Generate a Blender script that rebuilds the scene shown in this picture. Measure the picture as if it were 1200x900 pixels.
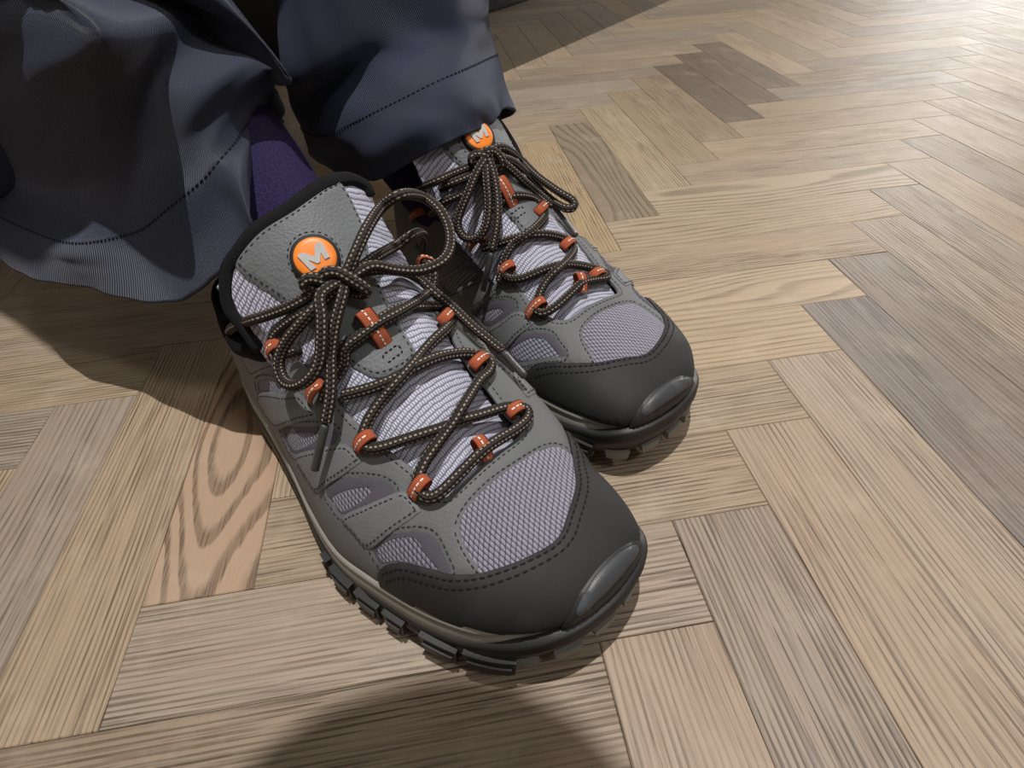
import bpy, bmesh, math, random
import numpy as np
from mathutils import Vector, Matrix
from mathutils.geometry import delaunay_2d_cdt
from mathutils.bvhtree import BVHTree

for o in list(bpy.data.objects):
    bpy.data.objects.remove(o, do_unlink=True)
SC = bpy.context.scene
COL = SC.collection
MM = 0.001
PW = 0.057                      # parquet block width in metres, blocks are 5 widths long

# ---------------------------------------------------------------- camera
cam_d = bpy.data.cameras.new('camera')
cam = bpy.data.objects.new('camera', cam_d)
COL.objects.link(cam)
cam_d.sensor_fit = 'HORIZONTAL'
cam_d.sensor_width = 36.0
cam_d.lens = 649.2067 / 1200.0 * 36.0
cam_d.clip_start = 0.01
cam.matrix_world = (Matrix.Translation((-0.76696 * PW, -1.76331 * PW, 4.76922 * PW))
                    @ Matrix.Rotation(-0.1050885, 4, 'Z') @ Matrix.Rotation(0.8101952, 4, 'X')
                    @ Matrix.Rotation(-0.0679179, 4, 'Z'))
SC.camera = cam

# ---------------------------------------------------------------- light
SC.view_settings.view_transform = 'Standard'
SC.view_settings.look = 'None'
SC.view_settings.exposure = 0.0
SC.view_settings.gamma = 1.0
SC.view_settings.use_curve_mapping = False

world = bpy.data.worlds.new('room_light')
SC.world = world
world.use_nodes = True
bg = world.node_tree.nodes['Background']
bg.inputs['Color'].default_value = (1.0, 0.88, 0.72, 1)
bg.inputs['Strength'].default_value = 0.25


def lamp(name, loc, target, size, power, color):
    d = bpy.data.lights.new(name, 'AREA')
    d.shape = 'DISK'
    d.size = size
    d.energy = power
    d.color = color
    o = bpy.data.objects.new(name, d)
    COL.objects.link(o)
    o.location = loc
    o.rotation_euler = (Vector(target) - Vector(loc)).to_track_quat('-Z', 'Y').to_euler()
    return o


lamp('ceiling_spot', (0.06, 0.16, 2.4), (-0.05, 0.1, 0), 0.028, 54, (1.0, 0.97, 0.935))
lamp('front_fill', (0.95, -0.95, 2.3), (0, 0.1, 0), 0.3, 12, (1.0, 0.97, 0.94))  # weak fill added from the front right, no known fixture
lamp('far_window', (3.8, 3.75, 1.0), (1.1, 1.1, 0.0), 1.5, 72, (1.0, 0.98, 0.96))
# ---------------------------------------------------------------- surfaces
def catmull(tab, q):
    """Catmull-Rom interpolation of the rows of tab at fractional row positions q."""
    tab = np.asarray(tab, float)
    n = len(tab)
    q = np.clip(np.asarray(q, float), 0, n - 1)
    i = np.minimum(q.astype(int), n - 2)
    f = (q - i)
    f = f.reshape(f.shape + (1,) * (tab.ndim - 1))
    ext = np.concatenate([2 * tab[:1] - tab[1:2], tab, 2 * tab[-1:] - tab[-2:-1]])
    p0, p1, p2, p3 = ext[i], ext[i + 1], ext[i + 2], ext[i + 3]
    return 0.5 * (2 * p1 + (p2 - p0) * f + (2 * p0 - 5 * p1 + 4 * p2 - p3) * f * f
                  + (3 * p1 - p0 - 3 * p2 + p3) * f ** 3)


class Sheet:
    """A smooth surface sampled on a grid; x, y, z in millimetres in the shoe's own frame."""

    def __init__(self, P, flip=False):
        self.P = np.asarray(P, float)
        self.nu, self.nv = self.P.shape[:2]
        du = np.gradient(self.P, axis=0)
        dv = np.gradient(self.P, axis=1)
        n = np.cross(du, dv)
        ln = np.linalg.norm(n, axis=2, keepdims=True)
        n = n / np.maximum(ln, 1e-9)
        if flip:
            n = -n
        for row, fx in ((0, -1.0), (self.nu - 1, 1.0)):      # closed ends point along the shoe
            if ln[row].max() < 1e-3:
                n[row] = (fx, 0, 0)
        self.N = n
        # a flattened plan of the sheet in millimetres: A runs along, Lrow is each row's length
        st = np.linalg.norm(np.diff(self.P, axis=0), axis=2).mean(1)
        self.A = np.concatenate([[0], np.cumsum(st)])
        self.Lrow = np.linalg.norm(np.diff(self.P, axis=1), axis=2).sum(1)
        self.U = np.linspace(0, 1, self.nu)

    def plan(self, uv):
        uv = np.asarray(uv, float)
        return np.stack([np.interp(uv[:, 0], self.U, self.A),
                         (uv[:, 1] - 0.5) * np.interp(uv[:, 0], self.U, self.Lrow)], 1)

    def unplan(self, ab):
        ab = np.asarray(ab, float)
        u = np.interp(ab[:, 0], self.A, self.U)
        return np.stack([u, np.clip(ab[:, 1] / np.maximum(np.interp(u, self.U, self.Lrow), 0.5) + 0.5, 0, 1)], 1)

    def _s(self, A, u, v):
        a = np.clip(np.asarray(u, float), 0, 1) * (self.nu - 1)
        b = np.clip(np.asarray(v, float), 0, 1) * (self.nv - 1)
        i = np.minimum(a.astype(int), self.nu - 2)
        j = np.minimum(b.astype(int), self.nv - 2)
        f = (a - i)[..., None]
        g = (b - j)[..., None]
        return (A[i, j] * (1 - f) * (1 - g) + A[i + 1, j] * f * (1 - g)
                + A[i, j + 1] * (1 - f) * g + A[i + 1, j + 1] * f * g)

    def pos(self, u, v, off=0.0):
        p = self._s(self.P, u, v)
        n = self._s(self.N, u, v)
        n = n / np.maximum(np.linalg.norm(n, axis=-1, keepdims=True), 1e-9)
        return p + n * np.asarray(off, float)[..., None] if np.ndim(off) else p + n * off


# rows from heel to toe: x, lateral y, medial y, feather z, crest x, crest y, crest z, power
UPPER = [
    (-293, 0, 0, 34, -296, 0, 36, 2.4),
    (-288, -18, 17, 34, -291, 0, 92, 2.6),
    (-275, -31, 29, 34, -277, 0, 104, 2.6),
    (-255, -39, 35, 34, -255, 0, 112, 2.4),
    (-230, -42, 41, 33, -228, 0, 118, 2.5),
    (-200, -46, 43, 32, -192, 3, 122, 2.35),
    (-170, -51, 45, 31, -160, 6, 116, 2.15),
    (-140, -57, 47, 29, -133, 7, 102, 1.9),
    (-110, -60, 54, 28, -107, 8, 88, 1.9),
    (-85, -56, 57, 29, -85, 8, 77, 2.0),
    (-60, -50, 56, 31, -62, 8, 69, 2.1),
    (-40, -43, 54, 34, -43, 8, 63, 2.2),
    (-25, -35, 50, 36, -28, 9, 59, 2.3),
    (-15, -26, 46, 37, -17, 10, 55, 2.3),
    (-8, -17, 41, 38, -9, 11, 51, 2.3),
    (-3, -6, 32, 38, -3, 12, 46, 2.2),
    (0, 12, 12, 38, 0, 12, 38, 2.1),
]


def upper_sheet(side, nu=161, nv=121):
    full = 1.0 if side > 0 else 0.0
    q = np.linspace(0, len(UPPER) - 1, nu)
    R = catmull(UPPER, q)
    th = np.linspace(0, math.pi / 2, 80)
    P = np.zeros((nu, nv, 3))
    for k in range(nu):
        x, yl, ym, zf, xc, yc, h, p = R[k]
        e = 2.0 / p
        c, s = np.cos(th) ** e, np.sin(th) ** e
        c[-1] = 0
        # the nearer foot fills its shoe more on the inner side of the instep
        g = full * max(0.0, 1 - ((x + 130) / 85.0) ** 2)
        em = 2.0 / (p * (1 + g))
        cm, sm = np.cos(th) ** em, np.sin(th) ** em
        cm[-1] = 0
        base = np.stack([xc + (x - xc) * c, yc + (ym - yc) * c, zf + (h - zf) * s], 1)
        lat = np.stack([xc + (x - xc) * c, yc + (yl - yc) * c, zf + (h + 2 * g - zf) * s], 1)
        med = np.stack([xc + (x - xc) * cm, yc + (ym + 8 * g - yc) * cm, zf + (h + 2 * g - zf) * sm], 1)[::-1]
        run = lambda q: np.concatenate([[0], np.cumsum(np.linalg.norm(np.diff(q, axis=0), axis=1))])
        dl, dm, db = run(lat), run(med), run(base)
        if dl[-1] < 1e-6:
            P[k] = lat[0]
            continue
        r0 = dl[-1] / (dl[-1] + db[-1])            # share of the outer side, the same on both shoes
        tt = np.linspace(0, 1, nv)
        for a in range(3):
            P[k, :, a] = np.where(tt <= r0, np.interp(tt / r0, dl / dl[-1], lat[:, a]),
                                  np.interp((tt - r0) / (1 - r0), dm / dm[-1], med[:, a]))
    if side < 0:
        P[..., 1] *= -1
    return Sheet(P, flip=(side < 0))


# tongue rows, throat to top: lateral edge, lateral mid, centre, medial mid, medial edge (x, y, z)
TONGUE_R = [
    [(-63, -28, 57), (-66, -9, 64), (-69, 8, 66.5), (-69, 22, 64), (-68, 36, 56)],
    [(-83, -30, 63), (-84, -10, 73), (-86, 8, 77), (-86, 24, 74), (-86, 42, 64)],
    [(-103, -31, 70), (-104, -11, 85), (-105, 8, 89), (-105, 26, 86), (-105, 44, 74)],
    [(-124, -33, 77), (-124, -13, 95), (-124, 7, 101), (-124, 27, 98), (-126, 47, 82)],
    [(-146, -36, 83), (-146, -15, 107), (-145, 6, 116), (-146, 28, 113), (-148, 49, 94)],
    [(-168, -38, 94), (-166, -16, 123), (-164, 5, 133), (-166, 28, 130), (-170, 49, 110)],
    [(-190, -39, 112), (-184, -17, 139), (-180, 4, 148), (-183, 28, 147), (-188, 48, 133)],
    [(-206, -39, 129), (-199, -17, 150), (-193, 4, 158), (-195, 27, 162), (-200, 47, 155)],
]
TONGUE_L = [
    [(-63, -28, 57), (-66, -9, 64), (-69, 8, 66.5), (-69, 22, 64), (-68, 36, 56)],
    [(-83, -30, 63), (-84, -10, 73), (-86, 8, 77), (-86, 24, 73), (-86, 39, 60)],
    [(-103, -31, 70), (-104, -11, 85), (-105, 8, 89), (-105, 25, 84), (-105, 40, 68)],
    [(-124, -33, 77), (-124, -13, 95), (-124, 7, 101), (-124, 26, 92), (-126, 40, 75)],
    [(-146, -36, 83), (-146, -15, 107), (-145, 6, 116), (-146, 27, 104), (-148, 42, 86)],
    [(-168, -38, 94), (-166, -16, 123), (-164, 5, 133), (-166, 28, 124), (-170, 46, 104)],
    [(-190, -39, 112), (-184, -17, 139), (-180, 4, 148), (-183, 28, 147), (-188, 48, 133)],
    [(-206, -39, 129), (-199, -17, 150), (-193, 4, 158), (-195, 27, 162), (-200, 47, 155)],
]


def net_sheet(net, side, nu=81, nv=61, flip=None):
    net = np.asarray(net, float)
    a = catmull(net, np.linspace(0, net.shape[0] - 1, nu))
    b = catmull(a.transpose(1, 0, 2), np.linspace(0, net.shape[1] - 1, nv)).transpose(1, 0, 2)
    if side < 0:
        b[..., 1] *= -1
    return Sheet(b, flip=(side > 0) if flip is None else flip)


# the shoes on the floor: toe direction, origin of the frame (mm)
SHOES = {
    'R': dict(side=1, d=(0.58, -0.815), o=(-0.9, 1.8), shift=(0, -6)),
    'L': dict(side=-1, d=(0.50, -0.866), o=(80.0, 131.5), shift=(16, -12)),
}


def shoe_frame(k):
    s = SHOES[k]
    d = np.array(s['d'])
    d = d / np.linalg.norm(d)
    n = np.array([-d[1], d[0]])
    o = np.array(s['o']) + d * s['shift'][0] + n * s['shift'][1]
    return o, d, n
# ---------------------------------------------------------------- materials
class NT:
    """Small helper for building node trees."""

    def __init__(self, name, rough=0.7, spec=0.3):
        self.m = bpy.data.materials.new(name)
        self.m.use_nodes = True
        self.t = self.m.node_tree
        self.b = self.t.nodes['Principled BSDF']
        self.b.inputs['Roughness'].default_value = rough
        self.b.inputs['Specular IOR Level'].default_value = spec

    def n(self, typ, **kw):
        nd = self.t.nodes.new(typ)
        for k, v in kw.items():
            setattr(nd, k, v)
        return nd

    def lk(self, a, b):
        self.t.links.new(a, b)

    def val(self, x, sock):
        if isinstance(x, (int, float)):
            sock.default_value = x
        elif isinstance(x, tuple):
            sock.default_value = x if len(x) == 4 else (*x, 1) if len(sock.default_value) == 4 else x
        else:
            self.lk(x, sock)

    def math(self, op, a, b=0.0, c=None):
        nd = self.n('ShaderNodeMath', operation=op)
        self.val(a, nd.inputs[0])
        self.val(b, nd.inputs[1])
        if c is not None:
            self.val(c, nd.inputs[2])
        return nd.outputs[0]

    def uv(self):
        nd = self.n('ShaderNodeUVMap')
        nd.uv_map = 'UVMap'
        sp = self.n('ShaderNodeSeparateXYZ')
        self.lk(nd.outputs[0], sp.inputs[0])
        return nd.outputs[0], sp.outputs[0], sp.outputs[1]

    def obj(self):
        return self.n('ShaderNodeTexCoord').outputs['Object']

    def mapping(self, vec, scale=(1, 1, 1), loc=(0, 0, 0), rot=(0, 0, 0)):
        nd = self.n('ShaderNodeMapping')
        self.lk(vec, nd.inputs['Vector'])
        nd.inputs['Scale'].default_value = scale
        if isinstance(loc, tuple):
            nd.inputs['Location'].default_value = loc
        else:
            self.lk(loc, nd.inputs['Location'])
        nd.inputs['Rotation'].default_value = rot
        return nd.outputs[0]

    def noise(self, vec, scale, detail=3, rough=0.55, dist=0.0):
        nd = self.n('ShaderNodeTexNoise')
        if vec is not None:
            self.lk(vec, nd.inputs['Vector'])
        nd.inputs['Scale'].default_value = scale
        nd.inputs['Detail'].default_value = detail
        nd.inputs['Roughness'].default_value = rough
        nd.inputs['Distortion'].default_value = dist
        return nd.outputs['Fac']

    def ramp(self, fac, stops):
        nd = self.n('ShaderNodeValToRGB')
        self.lk(fac, nd.inputs[0])
        el = nd.color_ramp.elements
        while len(el) < len(stops):
            el.new(0.5)
        for e, (p, c) in zip(el, stops):
            e.position = p
            e.color = (c, c, c, 1) if isinstance(c, (int, float)) else (*c, 1)
        return nd.outputs[0]

    def mix(self, fac, a, b, mode='MIX'):
        nd = self.n('ShaderNodeMix', data_type='RGBA', blend_type=mode)
        self.val(fac, nd.inputs[0])
        self.val(a, nd.inputs[6])
        self.val(b, nd.inputs[7])
        return nd.outputs[2]

    def col(self, c):
        self.val(c, self.b.inputs['Base Color'])

    def bump(self, h, dist=0.0005, strength=1.0, prev=None):
        nd = self.n('ShaderNodeBump')
        nd.inputs['Distance'].default_value = dist
        nd.inputs['Strength'].default_value = strength
        self.lk(h, nd.inputs['Height'])
        if prev is not None:
            self.lk(prev, nd.inputs['Normal'])
        self.lk(nd.outputs[0], self.b.inputs['Normal'])
        return nd.outputs[0]


def srgb(r, g, b):
    f = lambda c: (c / 255 / 12.92) if c <= 10 else ((c / 255 + 0.055) / 1.055) ** 2.4
    return (f(r), f(g), f(b))


MAT = {}


def mesh_fabric(name, c_hi, c_lo, pu, pv, bump=0.0009):
    """Knitted spacer mesh: rows of plump stitches, staggered row by row (UV in cm)."""
    k = NT(name, 0.6, 0.35)
    vec, u, v = k.uv()
    wob = k.noise(vec, 3.0, 2)
    a = k.math('MULTIPLY', u, 10.0 / pu)
    b = k.math('MULTIPLY', v, 10.0 / pv)
    a = k.math('ADD', a, k.math('MULTIPLY', wob, 0.5))
    row = k.math('FLOOR', b)
    half = k.math('MULTIPLY', k.math('MODULO', row, 2.0), 0.5)
    fb = k.math('FRACT', b)
    fa = k.math('FRACT', k.math('ADD', k.math('ADD', a, half), k.math('MULTIPLY', fb, 0.55)))
    ha = k.math('SINE', k.math('MULTIPLY', fa, math.pi))
    hb = k.math('SINE', k.math('MULTIPLY', fb, math.pi))
    h = k.math('MULTIPLY', k.math('POWER', ha, 0.55), k.math('POWER', hb, 0.8))
    fine = k.math('SINE', k.math('MULTIPLY', k.math('ADD', k.math('MULTIPLY', u, 0.5), v), 190.0))
    h = k.math('MULTIPLY', h, k.math('ADD', 0.82, k.math('MULTIPLY', k.noise(vec, 22.0, 2), 0.36)))
    tone = k.ramp(h, [(0.15, c_lo), (0.62, c_hi)])
    spot = k.noise(vec, 14.0, 3)
    tone = k.mix(k.math('MULTIPLY', spot, 0.35), tone, (*c_lo, 1))
    k.col(tone)
    hh = k.math('ADD', h, k.math('MULTIPLY', fine, 0.12))
    k.bump(hh, bump)
    MAT[name] = k.m


mesh_fabric('vamp_mesh', srgb(186, 185, 203), srgb(84, 83, 98), 2.9, 1.9, 0.0009)
mesh_fabric('side_mesh', srgb(176, 176, 192), srgb(60, 59, 72), 2.9, 2.3, 0.0012)


def rib_fabric():
    k = NT('tongue_mesh', 0.6, 0.35)
    vec, u, v = k.uv()
    wob = k.noise(vec, 2.2, 2)
    a = k.math('ADD', k.math('MULTIPLY', u, 3.6), k.math('MULTIPLY', wob, 0.7))
    r = k.math('SINE', k.math('MULTIPLY', k.math('FRACT', a), math.pi))
    b = k.math('ADD', k.math('MULTIPLY', v, 6.5), k.math('MULTIPLY', k.math('MODULO', k.math('FLOOR', a), 2.0), 0.5))
    t = k.math('SINE', k.math('MULTIPLY', k.math('FRACT', b), math.pi))
    h = k.math('MULTIPLY', k.math('POWER', r, 0.6), k.math('POWER', t, 0.35))
    speck = k.noise(k.mapping(vec, (30, 12, 1)), 1.0, 2)
    hh = k.math('ADD', h, k.math('MULTIPLY', speck, 0.5))
    k.col(k.ramp(hh, [(0.2, srgb(100, 100, 120)), (0.7, srgb(152, 152, 172)), (1.0, srgb(194, 196, 212))]))
    k.bump(hh, 0.0006)
    MAT['tongue_mesh'] = k.m


rib_fabric()


def synthetic(name, c, rough=0.62, cell=9.0, d=0.00012):
    k = NT(name, rough, 0.35)
    vec, u, v = k.uv()
    vo = k.n('ShaderNodeTexVoronoi')
    k.lk(k.mapping(vec, (cell, cell, 1)), vo.inputs['Vector'])
    vo.inputs['Scale'].default_value = 1.0
    big = k.noise(vec, 0.6, 3)
    dk = tuple(x * 0.86 for x in c)
    lt = tuple(min(1, x * 1.1) for x in c)
    k.col(k.mix(big, (*dk, 1), (*lt, 1)))
    k.bump(vo.outputs['Distance'], d)
    MAT[name] = k.m


synthetic('grey_synthetic', srgb(97, 99, 101))
synthetic('grey_strap', srgb(104, 106, 108), 0.58)
synthetic('suede', srgb(82, 79, 88), 0.9, 20, 0.0002)
synthetic('tongue_leather', srgb(104, 107, 111), 0.6, 7.0, 0.00025)


def rubber(name, c, dust, rough):
    k = NT(name, rough, 0.4)
    o = k.obj()
    n = k.noise(o, 45, 4)
    sp = k.noise(o, 900, 2)
    m1 = k.ramp(n, [(0.52, 0.0), (0.75, 0.45)])
    m2 = k.ramp(sp, [(0.68, 0.0), (0.74, 0.5)])
    m = k.math('MAXIMUM', m1, m2)
    k.col(k.mix(m, (*c, 1), (*dust, 1)))
    k.bump(k.noise(o, 1500, 2), 0.00008)
    k.val(k.math('ADD', rough, k.math('MULTIPLY', n, 0.12)), k.b.inputs['Roughness'])
    MAT[name] = k.m


rubber('cap_rubber', srgb(33, 34, 35), srgb(54, 55, 56), 0.62)
rubber('outsole_rubber', srgb(34, 35, 35), srgb(66, 66, 65), 0.42)
rubber('bumper_gloss', srgb(62, 65, 69), srgb(112, 115, 120), 0.34)
rubber('lug_rubber', srgb(118, 117, 112), srgb(140, 139, 135), 0.45)
rubber('midsole_foam', srgb(146, 144, 138), srgb(116, 113, 108), 0.7)


def plain(name, c, rough=0.7, spec=0.3, metal=0.0, nz=0.0):
    k = NT(name, rough, spec)
    k.b.inputs['Metallic'].default_value = metal
    o = k.obj()
    n = k.noise(o, 300, 3)
    k.col(k.mix(n, (*[x * 0.8 for x in c], 1), (*[min(1, x * 1.2) for x in c], 1)))
    if nz:
        k.bump(k.noise(o, 1400, 3), nz)
    MAT[name] = k.m
    return k


plain('thread_dark', srgb(40, 40, 44), 0.8)
plain('thread_navy', srgb(14, 17, 28), 0.9)
plain('thread_black', srgb(16, 16, 17), 0.8)
plain('thread_white', srgb(226, 216, 208), 0.8)
plain('badge_ring', srgb(28, 28, 28), 0.6)
plain('badge_orange', srgb(244, 132, 42), 0.4, 0.4)
plain('badge_silver', srgb(178, 178, 176), 0.35, 0.5)
plain('aglet', srgb(58, 60, 60), 0.36, 0.5)
plain('lining', srgb(24, 24, 26), 0.95, 0.1, 0, 0.0009)
plain('binding', srgb(30, 30, 32), 0.95, 0.1, 0, 0.0006)


def webbing():
    k = NT('webbing', 0.75, 0.25)
    vec, u, v = k.uv()
    r = k.math('SINE', k.math('MULTIPLY', u, 90.0))
    n = k.noise(vec, 30, 2)
    edge = k.math('ABSOLUTE', k.math('SUBTRACT', v, 0.5))
    em = k.math('GREATER_THAN', edge, 0.41)
    c = k.mix(k.math('MULTIPLY', k.math('ADD', r, n), 0.5), (*srgb(164, 78, 48), 1), (*srgb(218, 122, 84), 1))
    k.col(k.mix(em, c, (*srgb(120, 54, 36), 1)))
    k.bump(r, 0.0002)
    MAT['webbing'] = k.m


webbing()


def lace_mat():
    k = NT('lace_cord', 0.75, 0.25)
    vec, u, v = k.uv()          # u: mm along, v: 0..1 around
    rows = 10.0
    b = k.math('MULTIPLY', v, rows)
    row = k.math('FLOOR', b)
    par = k.math('MODULO', row, 2.0)
    a = k.math('ADD', k.math('DIVIDE', u, 2.2), k.math('MULTIPLY', par, 0.5))
    fa = k.math('FRACT', a)
    fb = k.math('FRACT', b)
    ha = k.math('SINE', k.math('MULTIPLY', fa, math.pi))
    hb = k.math('SINE', k.math('MULTIPLY', fb, math.pi))
    h = k.math('MULTIPLY', ha, hb)
    third = k.math('LESS_THAN', k.math('MODULO', row, 2.0), 0.5)
    fleck = k.math('MULTIPLY', third, k.math('GREATER_THAN', h, 0.6))
    n = k.noise(vec, 2.5, 2)
    dark = k.mix(n, (*srgb(28, 26, 25), 1), (*srgb(62, 57, 53), 1))
    k.col(k.mix(fleck, dark, (*srgb(150, 136, 122), 1)))
    k.bump(h, 0.0007)
    MAT['lace_cord'] = k.m


lace_mat()


def twill():
    k = NT('navy_twill', 0.9, 0.12)
    vec, u, v = k.uv()          # cm
    d = k.math('ADD', k.math('MULTIPLY', u, 0.35), v)
    w = k.math('SINE', k.math('MULTIPLY', d, 44.0))
    big = k.noise(vec, 0.35, 4)
    fade = k.noise(vec, 9.0, 4)
    c = k.mix(big, (*srgb(26, 32, 50), 1), (*srgb(40, 47, 68), 1))
    c = k.mix(k.math('MULTIPLY', k.math('ADD', w, 1.0), 0.25), c, (*srgb(76, 83, 106), 1))
    c = k.mix(k.ramp(fade, [(0.58, 0.0), (0.8, 0.4)]), c, (*srgb(98, 104, 124), 1))
    k.col(c)
    h = k.math('ADD', w, k.math('MULTIPLY', fade, 0.8))
    k.bump(h, 0.0003)
    k.b.inputs['Sheen Weight'].default_value = 0.12
    MAT['navy_twill'] = k.m


twill()


def sock_mat():
    k = NT('sock_knit', 0.95, 0.1)
    vec, u, v = k.uv()
    n = k.noise(vec, 9, 4)
    f = k.noise(vec, 40, 3)
    c = k.mix(k.ramp(n, [(0.35, 0.0), (0.7, 1.0)]), (*srgb(26, 22, 52), 1), (*srgb(66, 54, 116), 1))
    c = k.mix(k.ramp(f, [(0.55, 0.0), (0.8, 0.5)]), c, (*srgb(96, 84, 146), 1))
    k.col(c)
    k.bump(k.math('ADD', n, f), 0.0014)
    k.b.inputs['Sheen Weight'].default_value = 0.05
    MAT['sock_knit'] = k.m


sock_mat()


def oak():
    """Brushed oak: per-block tint (object colour) and its own cut of the tree (object attribute)."""
    k = NT('oak', 0.5, 0.4)
    o = k.obj()
    at = k.n('ShaderNodeAttribute', attribute_type='OBJECT', attribute_name='grain_cut')
    fg = k.n('ShaderNodeAttribute', attribute_type='OBJECT', attribute_name='figure')
    cut = at.outputs['Vector']
    p = k.mapping(o, (1, 1, 1), cut)
    # growth rings: a long stretched field, sampled as contour lines
    fig = fg.outputs['Fac']
    field = k.noise(k.mapping(p, (4.5, 17, 17)), 1.0, 0.6, 0.4, 0.2)
    sp = k.n('ShaderNodeSeparateXYZ')
    k.lk(p, sp.inputs[0])
    base = k.math('MULTIPLY', sp.outputs[1], 340.0)
    ring = k.math('ADD', k.math('MULTIPLY', field, k.math('ADD', 2.0, k.math('MULTIPLY', fig, 8.0))),
                  k.math('MULTIPLY', base, k.math('SUBTRACT', 1.06, fig)))
    ring = k.math('ADD', ring, k.math('MULTIPLY', k.noise(k.mapping(p, (30, 260, 260)), 1.0, 2), 0.28))
    saw = k.math('FRACT', ring)
    late = k.ramp(saw, [(0.0, 0.0), (0.5, 0.1), (0.80, 1.0), (0.93, 0.9), (1.0, 0.0)])
    bold = k.math('MULTIPLY', k.ramp(saw, [(0.52, 0.0), (0.70, 1.0), (0.92, 1.0), (1.0, 0.0)]), k.ramp(fig, [(0.4, 0.0), (1.0, 0.75)]))
    # open pores: short dark dashes along the grain
    pores = k.noise(k.mapping(p, (20, 780, 780)), 1.0, 1.5, 0.55)
    pm = k.ramp(pores, [(0.50, 0.0), (0.60, 1.0)])
    fine = k.noise(k.mapping(p, (60, 1500, 1500)), 1.0, 3, 0.6)
    patch = k.ramp(k.noise(k.mapping(p, (6, 30, 30)), 1.0, 2), [(0.35, 0.35), (0.6, 1.0)])
    dk = k.math('MULTIPLY', k.math('MULTIPLY', pm, patch), k.math('SUBTRACT', k.math('ADD', 0.42, k.math('MULTIPLY', late, 0.5)), k.math('MULTIPLY', fig, 0.42)))
    line = k.math('MULTIPLY', k.math('MULTIPLY', k.ramp(saw, [(0.6, 0.0), (0.78, 0.72), (0.92, 0.72), (1.0, 0.0)]), patch), k.math('SUBTRACT', 1.0, fig))
    dk = k.math('MAXIMUM', dk, k.math('MULTIPLY', line, k.ramp(k.noise(k.mapping(p, (14, 90, 90)), 1.0, 2), [(0.38, 0.0), (0.6, 1.0)])))
    dk = k.math('MAXIMUM', dk, k.math('MULTIPLY', bold, k.math('ADD', 0.55, k.math('MULTIPLY', pm, 0.45))))
    cloud = k.noise(k.mapping(p, (9, 26, 26)), 1.0, 3)
    info = k.n('ShaderNodeObjectInfo')
    c = info.outputs['Color']
    warm = k.mix(k.ramp(cloud, [(0.3, 0.0), (0.75, 0.75)]), c, k.mix(1.0, c, (1.05, 0.95, 0.90, 1), 'MULTIPLY'))
    warm = k.mix(k.math('MULTIPLY', fine, 0.45), warm, k.mix(1.0, c, (0.66, 0.63, 0.60, 1), 'MULTIPLY'))
    warm = k.mix(k.math('MULTIPLY', late, 0.30), warm, k.mix(1.0, c, (0.55, 0.50, 0.44, 1), 'MULTIPLY'))
    c2 = k.mix(k.math('MINIMUM', dk, 0.9), warm, k.mix(1.0, c, (0.20, 0.18, 0.165, 1), 'MULTIPLY'))
    scuff = k.noise(k.mapping(o, (18, 18, 18)), 1.0, 5, 0.7)
    c3 = k.mix(k.ramp(scuff, [(0.55, 0.0), (0.75, 0.22)]), c2, (*srgb(196, 184, 168), 1))
    k.col(c3)
    k.val(k.math('ADD', 0.40, k.math('MULTIPLY', scuff, 0.24)), k.b.inputs['Roughness'])
    h = k.math('SUBTRACT', k.math('MULTIPLY', fine, 0.3), dk)
    k.bump(h, 0.00045)
    MAT['oak'] = k.m


oak()
plain('screed', srgb(40, 32, 26), 0.9)
plain('black_vinyl', srgb(20, 18, 18), 0.5, 0.4)
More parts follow.
